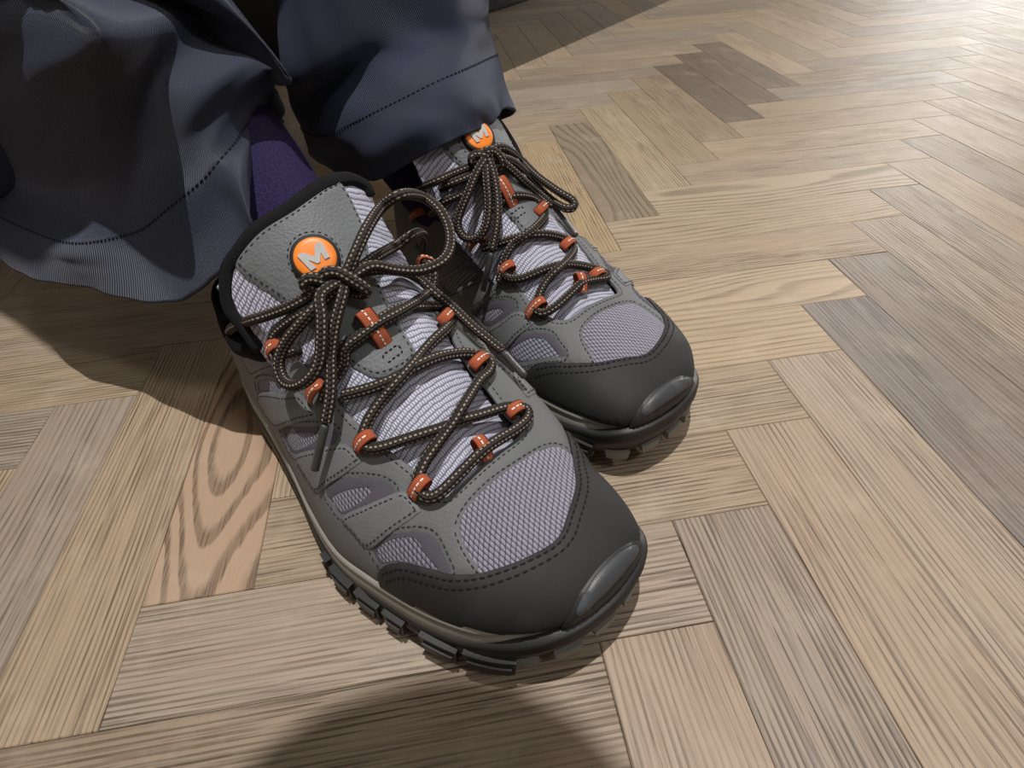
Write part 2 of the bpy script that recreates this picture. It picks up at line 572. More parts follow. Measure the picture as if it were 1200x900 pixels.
# outlines and laces, in the frames of the shoes
DATA = {'bow_L': [[[-154.33, -18.45, 139.46], [-152.5, -26.81, 134.12], [-150.37, -35.85, 124.87], [-150.8, -43.46, 113.52], [-149.68, -45.9, 106.26], [-144.32, -44.54, 100.85],
            [-137.94, -39.81, 102.17], [-136.95, -33.96, 108.44], [-140.85, -28.07, 118.39], [-147.61, -23.17, 129.74], [-152.78, -19.27, 136.5]],
           [[-155.65, -14.8, 140.12], [-157.17, -8.18, 142.52], [-158.45, 0.64, 139.77], [-173.98, 24.88, 121.59], [-154.56, 23.43, 116.03], [-133.81, 23.83, 112.0],
            [-124.7, 27.54, 108.0], [-121.72, 25.61, 105.0], [-126.36, 20.89, 105.0], [-147.24, 24.48, 105.02], [-161.75, 21.96, 114.3], [-155.46, 3.22, 131.86],
            [-155.13, -10.1, 138.42]]],
 'bow_R': [[[-149.42, -2.16, 139.05], [-147.43, -12.99, 138.28], [-141.73, -17.67, 132.73], [-138.02, -22.11, 125.64], [-136.27, -26.65, 117.38],
            [-136.14, -31.42, 112.08], [-139.9, -36.53, 107.0], [-145.74, -39.61, 103.76], [-152.75, -40.46, 103.03], [-158.11, -38.8, 107.08], [-158.79, -35.48, 112.84],
            [-157.07, -30.75, 118.96], [-153.84, -24.83, 125.0], [-150.89, -16.68, 131.34], [-150.35, -5.01, 136.46]],
           [[-151.01, 1.28, 138.47], [-151.51, 4.72, 141.51], [-153.02, 10.7, 146.49], [-158.79, 21.82, 151.68], [-169.54, 37.46, 152.78], [-162.82, 45.48, 158.33],
            [-173.74, 64.28, 147.0], [-162.47, 65.81, 143.0], [-152.82, 63.09, 137.0], [-145.3, 56.64, 132.0], [-140.61, 47.04, 130.0], [-142.36, 35.28, 130.0],
            [-146.38, 24.08, 134.08], [-148.89, 14.3, 139.45], [-150.17, 3.26, 137.86]]],
 'bump_lat': [[0.897, 0.0], [0.897, 0.067], [0.8985, 0.16], [0.889, 0.266], [0.884, 0.426], [0.881, 0.6]],
 'bump_med': [[0.881, 0.6], [0.884, 0.72], [0.8895, 0.8], [0.897, 0.9], [0.897, 1.0]],
 'bump_panel': [[0.8869, 0.2488], [0.8877, 0.409], [0.8836, 0.6387], [0.8804, 0.7937], [0.8892, 0.8738], [0.9271, 0.8776], [0.9614, 0.9493], [0.9758, 0.5299],
                [0.9394, 0.1975], [0.9112, 0.1711]],
 'cap_lat': [[0.5729, 0.0416], [0.5786, 0.088], [0.5972, 0.1379], [0.6201, 0.1612], [0.6554, 0.1827], [0.6825, 0.2106], [0.7069, 0.2551], [0.7384, 0.3505],
             [0.7625, 0.4938], [0.7642, 0.6427], [0.7421, 0.7712], [0.7019, 0.8668]],
 'cap_med': [[0.5788, 0.9187], [0.5846, 0.8804], [0.6125, 0.8254], [0.6467, 0.7802], [0.6847, 0.7116], [0.7225, 0.5885], [0.7301, 0.4451], [0.711, 0.3141],
             [0.6828, 0.2296], [0.6375, 0.1667]],
 'collar': [[0.3438, 0.3167], [0.3, 0.2667], [0.25, 0.2333], [0.1875, 0.275], [0.1188, 0.3583], [0.1188, 0.6417], [0.1875, 0.7], [0.25, 0.725], [0.2938, 0.7083],
            [0.3312, 0.7]],
 'keeper_L': [[0.6329, 0.5651], [0.5321, 0.5402]],
 'keeper_R': [[0.5926, 0.4626], [0.4933, 0.4643]],
 'keeper_patch_L': [[0.5663, 0.6049], [0.5597, 0.5013], [0.5356, 0.3805], [0.4842, 0.4042], [0.4517, 0.4973], [0.4602, 0.6077], [0.5098, 0.6576]],
 'keeper_stitch_R': [[0.4987, 0.4186], [0.4879, 0.5342], [0.4729, 0.5273], [0.4749, 0.4196]],
 'knot_L': [[[-158.91, -7.92, 130.34], [-159.09, -19.35, 134.72], [-159.83, -24.13, 139.04], [-159.87, -21.89, 141.49], [-157.02, -17.58, 141.05],
             [-156.5, -12.53, 136.64]],
            [[-159.12, -17.5, 139.42], [-157.24, -14.65, 142.74], [-155.38, -9.65, 141.34], [-152.51, -6.99, 136.16], [-153.27, -8.03, 132.54],
             [-159.14, -11.5, 133.48]]],
 'knot_R': [[[-155.38, 1.37, 128.17], [-155.64, -7.74, 133.18], [-158.61, -13.06, 136.82], [-159.31, -13.72, 139.97], [-157.19, -10.57, 141.56], [-152.52, -5.81, 139.49],
             [-151.31, -2.12, 136.85]],
            [[-156.75, -7.55, 138.5], [-153.47, -5.84, 143.06], [-149.98, -1.77, 143.46], [-145.48, 1.75, 139.73], [-143.08, 5.73, 133.87], [-146.16, 4.98, 130.53],
             [-154.55, 1.35, 131.38]]],
 'lace_L': [[[-119.51, -39.3, 78.48], [-119.55, -36.11, 83.94], [-112.81, -36.1, 82.75], [-105.32, -31.9, 84.44], [-101.64, -26.06, 86.65], [-98.73, -18.22, 88.23],
             [-94.63, -7.89, 88.7], [-91.98, 4.22, 84.17], [-86.68, 14.29, 79.17], [-82.53, 18.78, 76.0], [-79.29, 13.88, 76.51], [-80.23, 4.13, 79.14],
             [-80.43, -5.99, 81.11], [-78.45, -18.39, 79.18], [-78.06, -29.71, 76.15], [-80.94, -36.66, 73.66], [-86.08, -37.6, 74.49], [-88.71, -33.93, 77.57],
             [-91.77, -27.81, 81.8], [-92.9, -21.3, 85.63], [-92.04, -15.86, 89.07], [-95.85, -3.92, 88.9], [-102.66, 8.28, 88.25], [-108.64, 11.61, 89.94],
             [-113.08, 6.71, 94.28], [-115.18, -5.8, 100.58], [-120.99, -16.16, 101.05], [-128.45, -27.37, 98.26], [-138.67, -36.96, 93.03]],
            [[-118.78, -34.65, 84.28], [-122.2, -32.94, 89.36], [-122.82, -27.99, 94.9], [-122.66, -23.14, 98.38], [-118.91, -18.52, 102.2], [-119.7, -9.54, 103.71],
             [-126.87, 4.42, 103.52], [-134.76, 11.31, 104.17], [-140.75, 8.53, 110.09], [-140.14, -3.12, 116.43], [-141.48, -11.62, 117.66], [-145.2, -23.38, 112.47]],
            [[-159.48, -14.24, 136.82], [-160.65, -21.39, 135.4], [-166.95, -34.85, 131.71], [-175.11, -46.14, 126.75], [-229.13, -34.52, 100.5]],
            [[-159.0, -16.01, 135.88], [-159.95, -25.74, 130.51], [-167.54, -38.57, 125.65], [-204.17, -34.9, 105.06], [-216.24, -39.25, 90.98]],
            [[-158.64, -17.0, 135.22], [-159.06, -29.94, 122.86], [-168.36, -42.83, 115.62], [-195.75, -38.29, 96.69]]],
 'lace_R': [[[-130.33, -24.66, 97.38], [-123.73, -15.56, 99.08], [-119.42, -6.43, 100.35], [-117.22, 1.88, 101.44], [-115.01, 9.02, 103.37], [-114.76, 18.62, 101.57],
             [-114.34, 27.25, 98.49], [-112.29, 35.95, 94.73], [-108.21, 40.98, 91.13], [-103.64, 41.78, 88.79], [-99.93, 36.66, 88.77], [-97.83, 29.3, 90.03],
             [-94.28, 20.74, 89.95], [-89.64, 11.64, 90.89], [-87.83, 4.6, 88.06], [-87.11, -2.45, 85.15], [-85.65, -9.82, 83.27], [-84.29, -16.08, 81.11],
             [-82.16, -21.54, 78.45], [-79.3, -24.64, 76.17], [-75.52, -25.16, 74.12], [-72.0, -22.8, 73.91], [-70.25, -17.78, 75.52], [-70.41, -7.64, 77.75],
             [-71.11, 5.81, 79.88], [-71.3, 16.39, 78.93], [-70.88, 26.86, 77.73], [-72.27, 35.61, 76.83], [-76.16, 39.0, 77.95], [-78.83, 34.86, 80.97],
             [-81.9, 29.43, 82.32], [-85.29, 16.42, 84.65], [-87.94, 8.46, 86.06], [-89.71, 0.83, 86.22], [-92.95, -8.73, 86.94], [-97.16, -17.57, 86.38],
             [-101.52, -24.97, 85.1], [-105.86, -29.53, 84.3], [-109.99, -30.1, 85.53], [-112.63, -27.1, 88.48], [-114.42, -21.15, 92.61], [-115.44, -12.91, 96.75],
             [-114.08, -5.62, 101.63], [-115.61, 3.68, 103.89], [-120.58, 14.21, 103.11], [-123.66, 23.44, 103.65], [-127.53, 34.41, 102.56], [-135.39, 44.64, 98.1],
             [-141.58, 47.56, 98.93], [-149.02, 47.14, 98.87], [-142.52, 31.48, 110.95], [-141.2, 18.81, 116.87], [-139.44, 7.92, 117.73], [-139.39, -3.11, 115.59],
             [-142.36, -11.4, 112.36], [-145.61, -19.71, 108.46], [-149.63, -25.87, 105.84]],
            [[-137.42, -32.22, 94.17], [-138.44, -26.78, 99.51], [-138.23, -17.21, 106.0], [-139.33, -13.06, 113.05], [-137.16, -5.61, 116.77], [-136.56, 4.32, 118.75],
             [-136.95, 16.12, 118.41], [-143.94, 32.04, 113.6], [-153.1, 46.52, 109.31], [-156.86, 51.97, 113.47], [-160.88, 53.04, 117.57], [-163.68, 50.91, 118.97]],
            [[-156.53, 2.54, 137.31], [-158.09, -9.95, 134.12], [-164.0, -20.05, 129.17], [-173.66, -28.94, 124.0], [-182.61, -35.65, 119.77], [-216.06, -36.11, 99.66],
             [-234.62, -37.04, 86.95], [-246.96, -36.81, 74.56]],
            [[-155.36, -1.85, 132.63], [-158.42, -14.95, 127.7], [-163.9, -22.21, 123.2], [-169.09, -27.79, 118.25], [-172.23, -31.24, 114.03], [-172.4, -34.17, 109.48],
             [-169.69, -34.31, 106.86], [-165.48, -31.34, 106.37], [-160.33, -27.01, 108.73]],
            [[-156.6, 4.55, 136.32], [-157.18, 14.15, 136.13], [-161.23, 24.81, 135.21], [-173.39, 44.63, 128.62], [-170.02, 51.16, 132.0], [-184.66, 66.38, 122.0],
             [-198.67, 77.4, 108.0], [-208.47, 81.89, 96.0]]],
 'logo': [0.7877, 0.4441],
 'logo_L': [0.8162, 0.5408],
 'loops_L': [[[-89.8, -42.04, 69.61], [-86.2, -32.04, 76.72]], [[-77.06, -6.89, 77.61], [-85.7, -3.13, 81.62]], [[-85.87, 22.32, 74.82], [-83.06, 6.94, 79.05]],
             [[-122.65, -38.19, 79.02], [-116.56, -30.73, 87.91]], [[-113.03, 18.83, 87.81], [-106.88, 4.02, 91.22]], [[-148.1, -41.17, 90.76], [-142.42, -34.36, 97.7]],
             [[-146.93, 24.93, 99.5], [-130.83, 2.86, 106.15]], [[-226.7, -39.91, 81.43], [-206.47, -38.29, 94.12]]],
 'loops_R': [[[-79.63, -28.97, 72.07], [-79.37, -20.77, 76.61]], [[-112.43, -34.26, 81.2], [-109.72, -26.33, 86.65]], [[-145.63, -36.27, 90.91], [-142.0, -28.62, 98.47]],
             [[-175.2, -37.81, 103.2], [-169.71, -31.44, 109.83]], [[-68.43, 6.58, 76.04], [-76.53, 8.07, 80.01]], [[-79.45, 42.26, 76.73], [-78.82, 30.8, 79.95]],
             [[-110.67, 46.97, 88.16], [-105.85, 33.37, 92.4]], [[-142.15, 50.27, 98.29], [-133.86, 37.39, 102.96]],
             [[-162.26, 56.68, 118.97], [-163.84, 50.63, 116.97]]],
 'strap1_l': [[0.556, 0.3022], [0.5658, 0.313], [0.585, 0.3012], [0.5883, 0.287], [0.5753, 0.2075], [0.5562, 0.122], [0.5314, 0.1344], [0.5088, 0.1514],
              [0.5322, 0.2271]],
 'strap1_m': [[0.4803, 0.9083], [0.5048, 0.8297], [0.5188, 0.7752], [0.5338, 0.7487], [0.5606, 0.7455], [0.5611, 0.7632], [0.549, 0.8237], [0.5306, 0.9021],
              [0.4997, 0.9096]],
 'strap2_l': [[0.4163, 0.1529], [0.4499, 0.247], [0.4678, 0.2939], [0.477, 0.3102], [0.4969, 0.3089], [0.4981, 0.2982], [0.4895, 0.2493], [0.4777, 0.198],
              [0.4636, 0.1407], [0.438, 0.1381]],
 'strap2_m': [[0.3895, 0.894], [0.4233, 0.8123], [0.4531, 0.7364], [0.4805, 0.7294], [0.4635, 0.8108], [0.4313, 0.9043], [0.4068, 0.9083]],
 'strap3_l': [[0.3032, 0.1238], [0.3778, 0.2548], [0.4003, 0.2998], [0.4165, 0.3028], [0.4313, 0.3001], [0.4143, 0.2503], [0.3694, 0.1399], [0.3278, 0.111]],
 'strap3_m': [[0.34, 0.8832], [0.3627, 0.8091], [0.3776, 0.7678], [0.4076, 0.7573], [0.4014, 0.7904], [0.3759, 0.8557], [0.3373, 0.9276]],
 'strap4_l': [[0.2737, 0.2301], [0.3262, 0.2965], [0.3439, 0.3027], [0.3579, 0.3014], [0.3573, 0.287], [0.3094, 0.1996], [0.2859, 0.204]],
 'tail_L': [[[[-154.13, -15.43, 138.65], [-147.21, -17.41, 131.81], [-139.18, -21.85, 121.26], [-131.78, -28.55, 109.55], [-127.75, -36.78, 96.34]],
             [[-127.36, -37.91, 94.59], [-126.82, -42.67, 84.04], [-129.41, -45.58, 70.07]]],
            [[[-157.12, -11.8, 139.4], [-151.89, -3.1, 131.49], [-147.29, 6.47, 120.07], [-148.22, 17.83, 108.66], [-135.88, 20.5, 103.0]],
             [[-134.79, 21.04, 102.0], [-124.1, 20.49, 97.0], [-110.89, 18.15, 92.0]]]],
 'tail_R': [[[[-148.82, -0.35, 137.52], [-144.27, -5.27, 134.85], [-140.32, -13.41, 127.37], [-136.3, -21.37, 116.48], [-131.8, -26.17, 109.71], [-127.85, -31.14, 102.7],
              [-124.83, -37.81, 94.09]],
             [[-124.49, -38.82, 92.9], [-123.23, -45.02, 84.02], [-123.15, -51.1, 73.66]]],
            [[[-152.93, 2.73, 137.84], [-152.19, 13.29, 136.29], [-151.85, 23.95, 131.87], [-157.08, 35.77, 122.65], [-156.92, 43.27, 115.04], [-148.65, 44.43, 110.78],
              [-138.8, 48.29, 103.19], [-121.79, 47.65, 99.0], [-110.39, 49.67, 94.0], [-104.31, 50.31, 92.0]],
             [[-102.71, 49.98, 92.0], [-95.83, 50.19, 88.0], [-88.7, 50.71, 84.0]]]],
 'throat_lat': [[0.3342, 0.3747], [0.3704, 0.3708], [0.411, 0.3719], [0.4571, 0.3618], [0.4786, 0.365], [0.5208, 0.371], [0.5559, 0.3703], [0.5777, 0.3549],
                [0.598, 0.3647], [0.6026, 0.4069], [0.6024, 0.5555], [0.5977, 0.6605]],
 'throat_med_L': [[0.5865, 0.713], [0.555, 0.705], [0.5, 0.695], [0.45, 0.685], [0.4, 0.672], [0.36, 0.662]],
 'throat_med_R': [[0.5977, 0.6605], [0.5723, 0.6556], [0.5332, 0.6588], [0.5002, 0.6568], [0.468, 0.6711], [0.4321, 0.6933], [0.37, 0.66]],
 'tongue_panel': [[0.979, 0.2469], [0.9865, 0.1378], [0.9453, 0.1302], [0.8918, 0.1463], [0.7846, 0.1946], [0.6713, 0.2261], [0.5762, 0.2878], [0.5463, 0.2639],
                  [0.4988, 0.2711], [0.4458, 0.3147], [0.4174, 0.433], [0.4214, 0.5609], [0.4523, 0.5916], [0.5113, 0.6025], [0.6003, 0.6339], [0.6892, 0.6703],
                  [0.7681, 0.7321], [0.8279, 0.7778], [0.9258, 0.8098], [0.9981, 0.8002], [0.9946, 0.7537], [0.9802, 0.5023]],
 'vamp_window_L': [[0.6346, 0.3259], [0.6285, 0.3811], [0.6271, 0.4656], [0.6275, 0.56], [0.632, 0.635], [0.646, 0.668], [0.672, 0.69], [0.703, 0.705], [0.735, 0.625],
                   [0.756, 0.5], [0.7405, 0.3743], [0.7161, 0.2872], [0.7002, 0.244], [0.6784, 0.2573], [0.6481, 0.2961]],
 'vamp_window_R': [[0.6346, 0.3259], [0.6285, 0.3811], [0.6271, 0.4656], [0.63, 0.594], [0.6315, 0.7], [0.64, 0.765], [0.665, 0.8], [0.695, 0.81], [0.722, 0.785],
                   [0.743, 0.735], [0.757, 0.655], [0.761, 0.5], [0.7405, 0.3743], [0.7161, 0.2872], [0.7002, 0.244], [0.6784, 0.2573], [0.6481, 0.2961]],
 'win1_l': [[0.5606, 0.1288], [0.5681, 0.1745], [0.5899, 0.2282], [0.6087, 0.256], [0.6227, 0.2519], [0.6437, 0.2193], [0.6592, 0.1872], [0.6366, 0.1687], [0.61, 0.1521],
            [0.5905, 0.127], [0.5778, 0.0994], [0.5682, 0.1081]],
 'win1_l_mesh': [[0.5648, 0.1266], [0.5731, 0.1739], [0.5866, 0.209], [0.5973, 0.2262], [0.6087, 0.2217], [0.6232, 0.2005], [0.6446, 0.1817], [0.6308, 0.1671],
                 [0.6096, 0.1544], [0.5902, 0.1295], [0.5784, 0.1067]],
 'win1_m': [[0.5358, 0.9019], [0.5505, 0.8287], [0.5738, 0.7722], [0.5963, 0.7418], [0.6149, 0.7545], [0.6389, 0.7747], [0.6118, 0.8227], [0.5816, 0.8846],
            [0.5597, 0.916]],
 'win1_m_mesh': [[0.542, 0.8933], [0.5596, 0.8226], [0.5838, 0.7747], [0.6016, 0.7688], [0.6298, 0.7884], [0.6118, 0.8227], [0.5825, 0.8795], [0.5621, 0.9015]],
 'win2_l': [[0.4756, 0.1672], [0.4791, 0.2059], [0.4976, 0.2542], [0.5261, 0.2963], [0.5451, 0.3043], [0.5519, 0.2958], [0.5496, 0.2761], [0.5279, 0.2183],
            [0.5066, 0.1559], [0.4881, 0.1585]],
 'win2_l_mesh': [[0.4841, 0.1637], [0.4952, 0.2117], [0.512, 0.2509], [0.5245, 0.2703], [0.528, 0.2549], [0.5216, 0.2168], [0.5045, 0.1602]],
 'win2_m': [[0.4341, 0.9136], [0.4642, 0.8257], [0.5001, 0.7546], [0.5184, 0.7556], [0.5057, 0.8151], [0.4763, 0.8981], [0.4499, 0.9218]],
 'win2_m_mesh': [[0.4465, 0.9068], [0.4733, 0.8327], [0.49, 0.8008], [0.4979, 0.8042], [0.4763, 0.8775]],
 'win3_l': [[0.381, 0.1599], [0.4269, 0.2619], [0.453, 0.3104], [0.4628, 0.301], [0.4547, 0.257], [0.408, 0.1396], [0.3873, 0.1325]],
 'win3_l_mesh': [[0.3872, 0.1539], [0.4159, 0.2218], [0.437, 0.2629], [0.4418, 0.2554], [0.4284, 0.2029], [0.4061, 0.1465]],
 'win3_m': [[0.3472, 0.9322], [0.3879, 0.8367], [0.4159, 0.7867], [0.4224, 0.7919], [0.3993, 0.8609], [0.3672, 0.9335]],
 'win4_l': [[0.3158, 0.1909], [0.3541, 0.255], [0.3776, 0.2775], [0.373, 0.2511], [0.3156, 0.1542]],
 'win4_m': [[0.2691, 0.8527], [0.3037, 0.8114], [0.321, 0.8101], [0.311, 0.8433], [0.2945, 0.8711], [0.2793, 0.8661]]}
# ---------------------------------------------------------------- mesh helpers
def link(name, me, parent=None):
    o = bpy.data.objects.new(name, me)
    COL.objects.link(o)
    if parent is not None:
        o.parent = parent
    return o


def mesh(name, V, F, mat, parent=None, uv=None, smooth=True, scale=MM, kind=None):
    me = bpy.data.meshes.new(name)
    me.from_pydata([tuple(float(c) * scale for c in v) for v in V], [], [tuple(int(i) for i in f) for f in F])
    if uv is not None:
        lay = me.uv_layers.new(name='UVMap')
        idx = np.empty(len(me.loops), dtype=np.int32)
        me.loops.foreach_get('vertex_index', idx)
        lay.data.foreach_set('uv', np.asarray(uv, float)[idx].ravel())
    me.polygons.foreach_set('use_smooth', [smooth] * len(me.polygons))
    me.materials.append(MAT[mat])
    me.update()
    o = link(name, me, parent)
    if kind:
        o['kind'] = kind
    return o


class Acc:
    """Collects pieces that make up one part."""

    def __init__(self):
        self.V, self.F, self.UV = [], [], []

    def add(self, V, F, UV=None):
        b = len(self.V)
        self.V += [tuple(v) for v in V]
        self.F += [tuple(i + b for i in f) for f in F]
        self.UV += [tuple(p) for p in (UV if UV is not None else [(0, 0)] * len(V))]

    def make(self, name, mat, parent, smooth=True, kind=None):
        return mesh(name, self.V, self.F, mat, parent, self.UV, smooth, kind=kind)


def smooth_loop(pts, step, closed=True):
    """Catmull-Rom through the points, resampled to an even step."""
    p = np.asarray(pts, float)
    if closed:
        ext = np.concatenate([p[-2:], p, p[:3]])
        q = np.linspace(2, 2 + len(p), len(p) * 12 + 1)
    else:
        ext = p
        q = np.linspace(0, len(p) - 1, (len(p) - 1) * 12 + 1)
    c = catmull(ext, q)
    d = np.concatenate([[0], np.cumsum(np.linalg.norm(np.diff(c, axis=0), axis=1))])
    n = max(4, int(round(d[-1] / step)))
    t = np.linspace(0, d[-1], n + 1)
    if closed:
        t = t[:-1]
    return np.stack([np.interp(t, d, c[:, k]) for k in range(c.shape[1])], 1)


def inside(poly, pts):
    x, y = pts[:, 0], pts[:, 1]
    r = np.zeros(len(pts), bool)
    a = poly
    b = np.roll(poly, -1, 0)
    for (x1, y1), (x2, y2) in zip(a, b):
        c = ((y1 > y) != (y2 > y))
        xx = (x2 - x1) * (y - y1) / ((y2 - y1) if abs(y2 - y1) > 1e-12 else 1e-12) + x1
        r ^= c & (x < xx)
    return r


def edge_dist(poly, pts):
    best = np.full(len(pts), 1e9)
    a = poly
    b = np.roll(poly, -1, 0)
    for p, q in zip(a, b):
        d = q - p
        L = max(d @ d, 1e-12)
        t = np.clip(((pts - p) @ d) / L, 0, 1)
        best = np.minimum(best, np.linalg.norm(pts - (p + t[:, None] * d), axis=1))
    return best


def overlay(name, sh, loop, mat, parent, off=0.0, thick=1.2, holes=(), grid=2.6, step=1.8, edge=0.55,
            smooth_in=True, plan=None, skirt=1.0, puff=0.0):
    """A panel of the given thickness lying on a sheet: loop and holes are outlines in (u, v)."""
    loops = []
    for k, lp in enumerate([loop] + list(holes)):
        ab = sh.plan(lp)
        loops.append(smooth_loop(ab, step) if smooth_in else ab)
    pts = [Vector(p) for lp in loops for p in lp]
    edges = []
    b = 0
    for lp in loops:
        n = len(lp)
        edges += [(b + i, b + (i + 1) % n) for i in range(n)]
        b += n
    lo, hi = loops[0].min(0), loops[0].max(0)
    gx, gy = np.meshgrid(np.arange(lo[0], hi[0], grid), np.arange(lo[1], hi[1], grid))
    G = np.stack([gx.ravel(), gy.ravel()], 1)
    G[:, 1] += (np.round((G[:, 0] - lo[0]) / grid) % 2) * grid * 0.5
    ok = inside(loops[0], G)
    for h in loops[1:]:
        ok &= ~inside(h, G)
    G = G[ok]
    dist = np.full(len(G), 1e9)
    for lp in loops:
        dist = np.minimum(dist, edge_dist(lp, G))
    G = G[dist > grid * 0.42]
    allp = pts + [Vector(p) for p in G]
    vo, eo, fo = delaunay_2d_cdt(allp, edges, [], 0, 1e-5)[:3]
    VP = np.array([[v.x, v.y] for v in vo])
    T = np.array([f for f in fo if len(f) == 3])
    cen = VP[T].mean(1)
    ok = inside(loops[0], cen)
    for h in loops[1:]:
        ok &= ~inside(h, cen)
    T = T[ok]
    d = np.full(len(VP), 1e9)
    for lp in loops:
        d = np.minimum(d, edge_dist(lp, VP))
    uv = sh.unplan(VP)
    hgt = off + thick * np.where(d < 0.15, edge, 1.0) + puff * np.clip(d / 6.0, 0, 1)
    P = sh.pos(uv[:, 0], uv[:, 1], hgt)
    # orientation
    a, bb, c = P[T[:, 0]], P[T[:, 1]], P[T[:, 2]]
    nn = np.cross(bb - a, c - a)
    ns = sh._s(sh.N, uv[T[:, 0], 0], uv[T[:, 0], 1])
    if (nn * ns).sum() < 0:
        T = T[:, ::-1]
    V = list(P)
    F = [tuple(t) for t in T]
    UV = list(VP / 10.0)
    # edge walls
    cnt = {}
    for t in F:
        for i in range(3):
            e = (t[i], t[(i + 1) % 3])
            cnt[tuple(sorted(e))] = cnt.get(tuple(sorted(e)), []) + [e]
    low = sh.pos(uv[:, 0], uv[:, 1], off - skirt)
    idx = {}
    for k, es in cnt.items():
        if len(es) != 1:
            continue
        i, j = es[0]
        q = []
        for w in (i, j):
            if w not in idx:
                idx[w] = (len(V), len(V) + 1)
                V.append(P[w])
                V.append(low[w])
                UV += [VP[w] / 10.0, VP[w] / 10.0 + 0.05]
            q.append(idx[w])
        F.append((q[1][0], q[0][0], q[0][1], q[1][1]))
    return mesh(name, V, F, mat, parent, UV), loops


def inset(loop, d):
    """Offset a closed outline towards its inside by d."""
    a = np.roll(loop, 1, 0)
    b = np.roll(loop, -1, 0)
    t = b - a
    t /= np.maximum(np.linalg.norm(t, axis=1, keepdims=True), 1e-9)
    n = np.stack([-t[:, 1], t[:, 0]], 1)
    area = 0.5 * np.sum(loop[:, 0] * np.roll(loop[:, 1], -1) - np.roll(loop[:, 0], -1) * loop[:, 1])
    return loop + n * (d if area > 0 else -d)


def stitch_path(acc, sh, ab, off, ln=2.1, gap=1.0, r=0.36, closed=True):
    p = smooth_loop(ab, 0.5, closed)
    seg = int((ln) / 0.5)
    st = int((ln + gap) / 0.5)
    i = 0
    n = len(p)
    while i + seg < n:
        q = sh.unplan(np.stack([p[i], p[i + seg]]))
        w = sh.pos(q[:, 0], q[:, 1], off)
        nrm = sh._s(sh.N, q[:1, 0], q[:1, 1])[0]
        t = w[1] - w[0]
        L = np.linalg.norm(t)
        i += st
        if L < 0.3 or L > ln * 2.2:
            continue
        t = t / L
        s = np.cross(nrm, t)
        s = s / max(np.linalg.norm(s), 1e-9)
        m = (w[0] + w[1]) / 2 + nrm * 0.22
        V = [w[0] - s * r * 0.6, w[0] + s * r * 0.6, m - s * r, m + s * r, w[1] - s * r * 0.6, w[1] + s * r * 0.6,
             m + nrm * r * 0.8]
        F = [(0, 2, 6), (1, 0, 6), (3, 1, 6), (2, 4, 6), (4, 5, 6), (5, 3, 6)]
        acc.add(V, F)


def tube(acc, pts, r, sides=10, step=1.6, closed=False, caps=True, flat=1.0, u0=0.0, rfun=None):
    p = smooth_loop(pts, step, closed)
    n = len(p)
    t = np.gradient(p, axis=0)
    t /= np.maximum(np.linalg.norm(t, axis=1, keepdims=True), 1e-9)
    up = np.array([0, 0, 1.0])
    if abs(t[0] @ up) > 0.9:
        up = np.array([0, 1.0, 0])
    nr = np.zeros_like(p)
    nr[0] = up - t[0] * (up @ t[0])
    nr[0] /= np.linalg.norm(nr[0])
    for i in range(1, n):
        v = nr[i - 1] - t[i] * (nr[i - 1] @ t[i])
        nr[i] = v / max(np.linalg.norm(v), 1e-9)
    bn = np.cross(t, nr)
    d = np.concatenate([[0], np.cumsum(np.linalg.norm(np.diff(p, axis=0), axis=1))]) + u0
    V, F, UV = [], [], []
    m = sides + 1
    for i in range(n):
        rr = r if rfun is None else r * rfun(i / (n - 1))
        for j in range(m):
            a = 2 * math.pi * j / sides
            V.append(p[i] + nr[i] * math.cos(a) * rr * flat + bn[i] * math.sin(a) * rr)
            UV.append((d[i], j / sides))
    for i in range(n - 1):
        for j in range(sides):
            F.append((i * m + j, (i + 1) * m + j, (i + 1) * m + j + 1, i * m + j + 1)[::-1])
    if caps:
        for i, fl in ((0, 1), (n - 1, 0)):
            c = len(V)
            V.append(p[i] + t[i] * (rr * 0.5 if i else -rr * 0.5))
            UV.append((d[i], 0.5))
            for j in range(sides):
                f = (i * m + j, i * m + j + 1, c)
                F.append(f if fl == 0 else f[::-1])
    acc.add(V, F, UV)
    return d[-1]


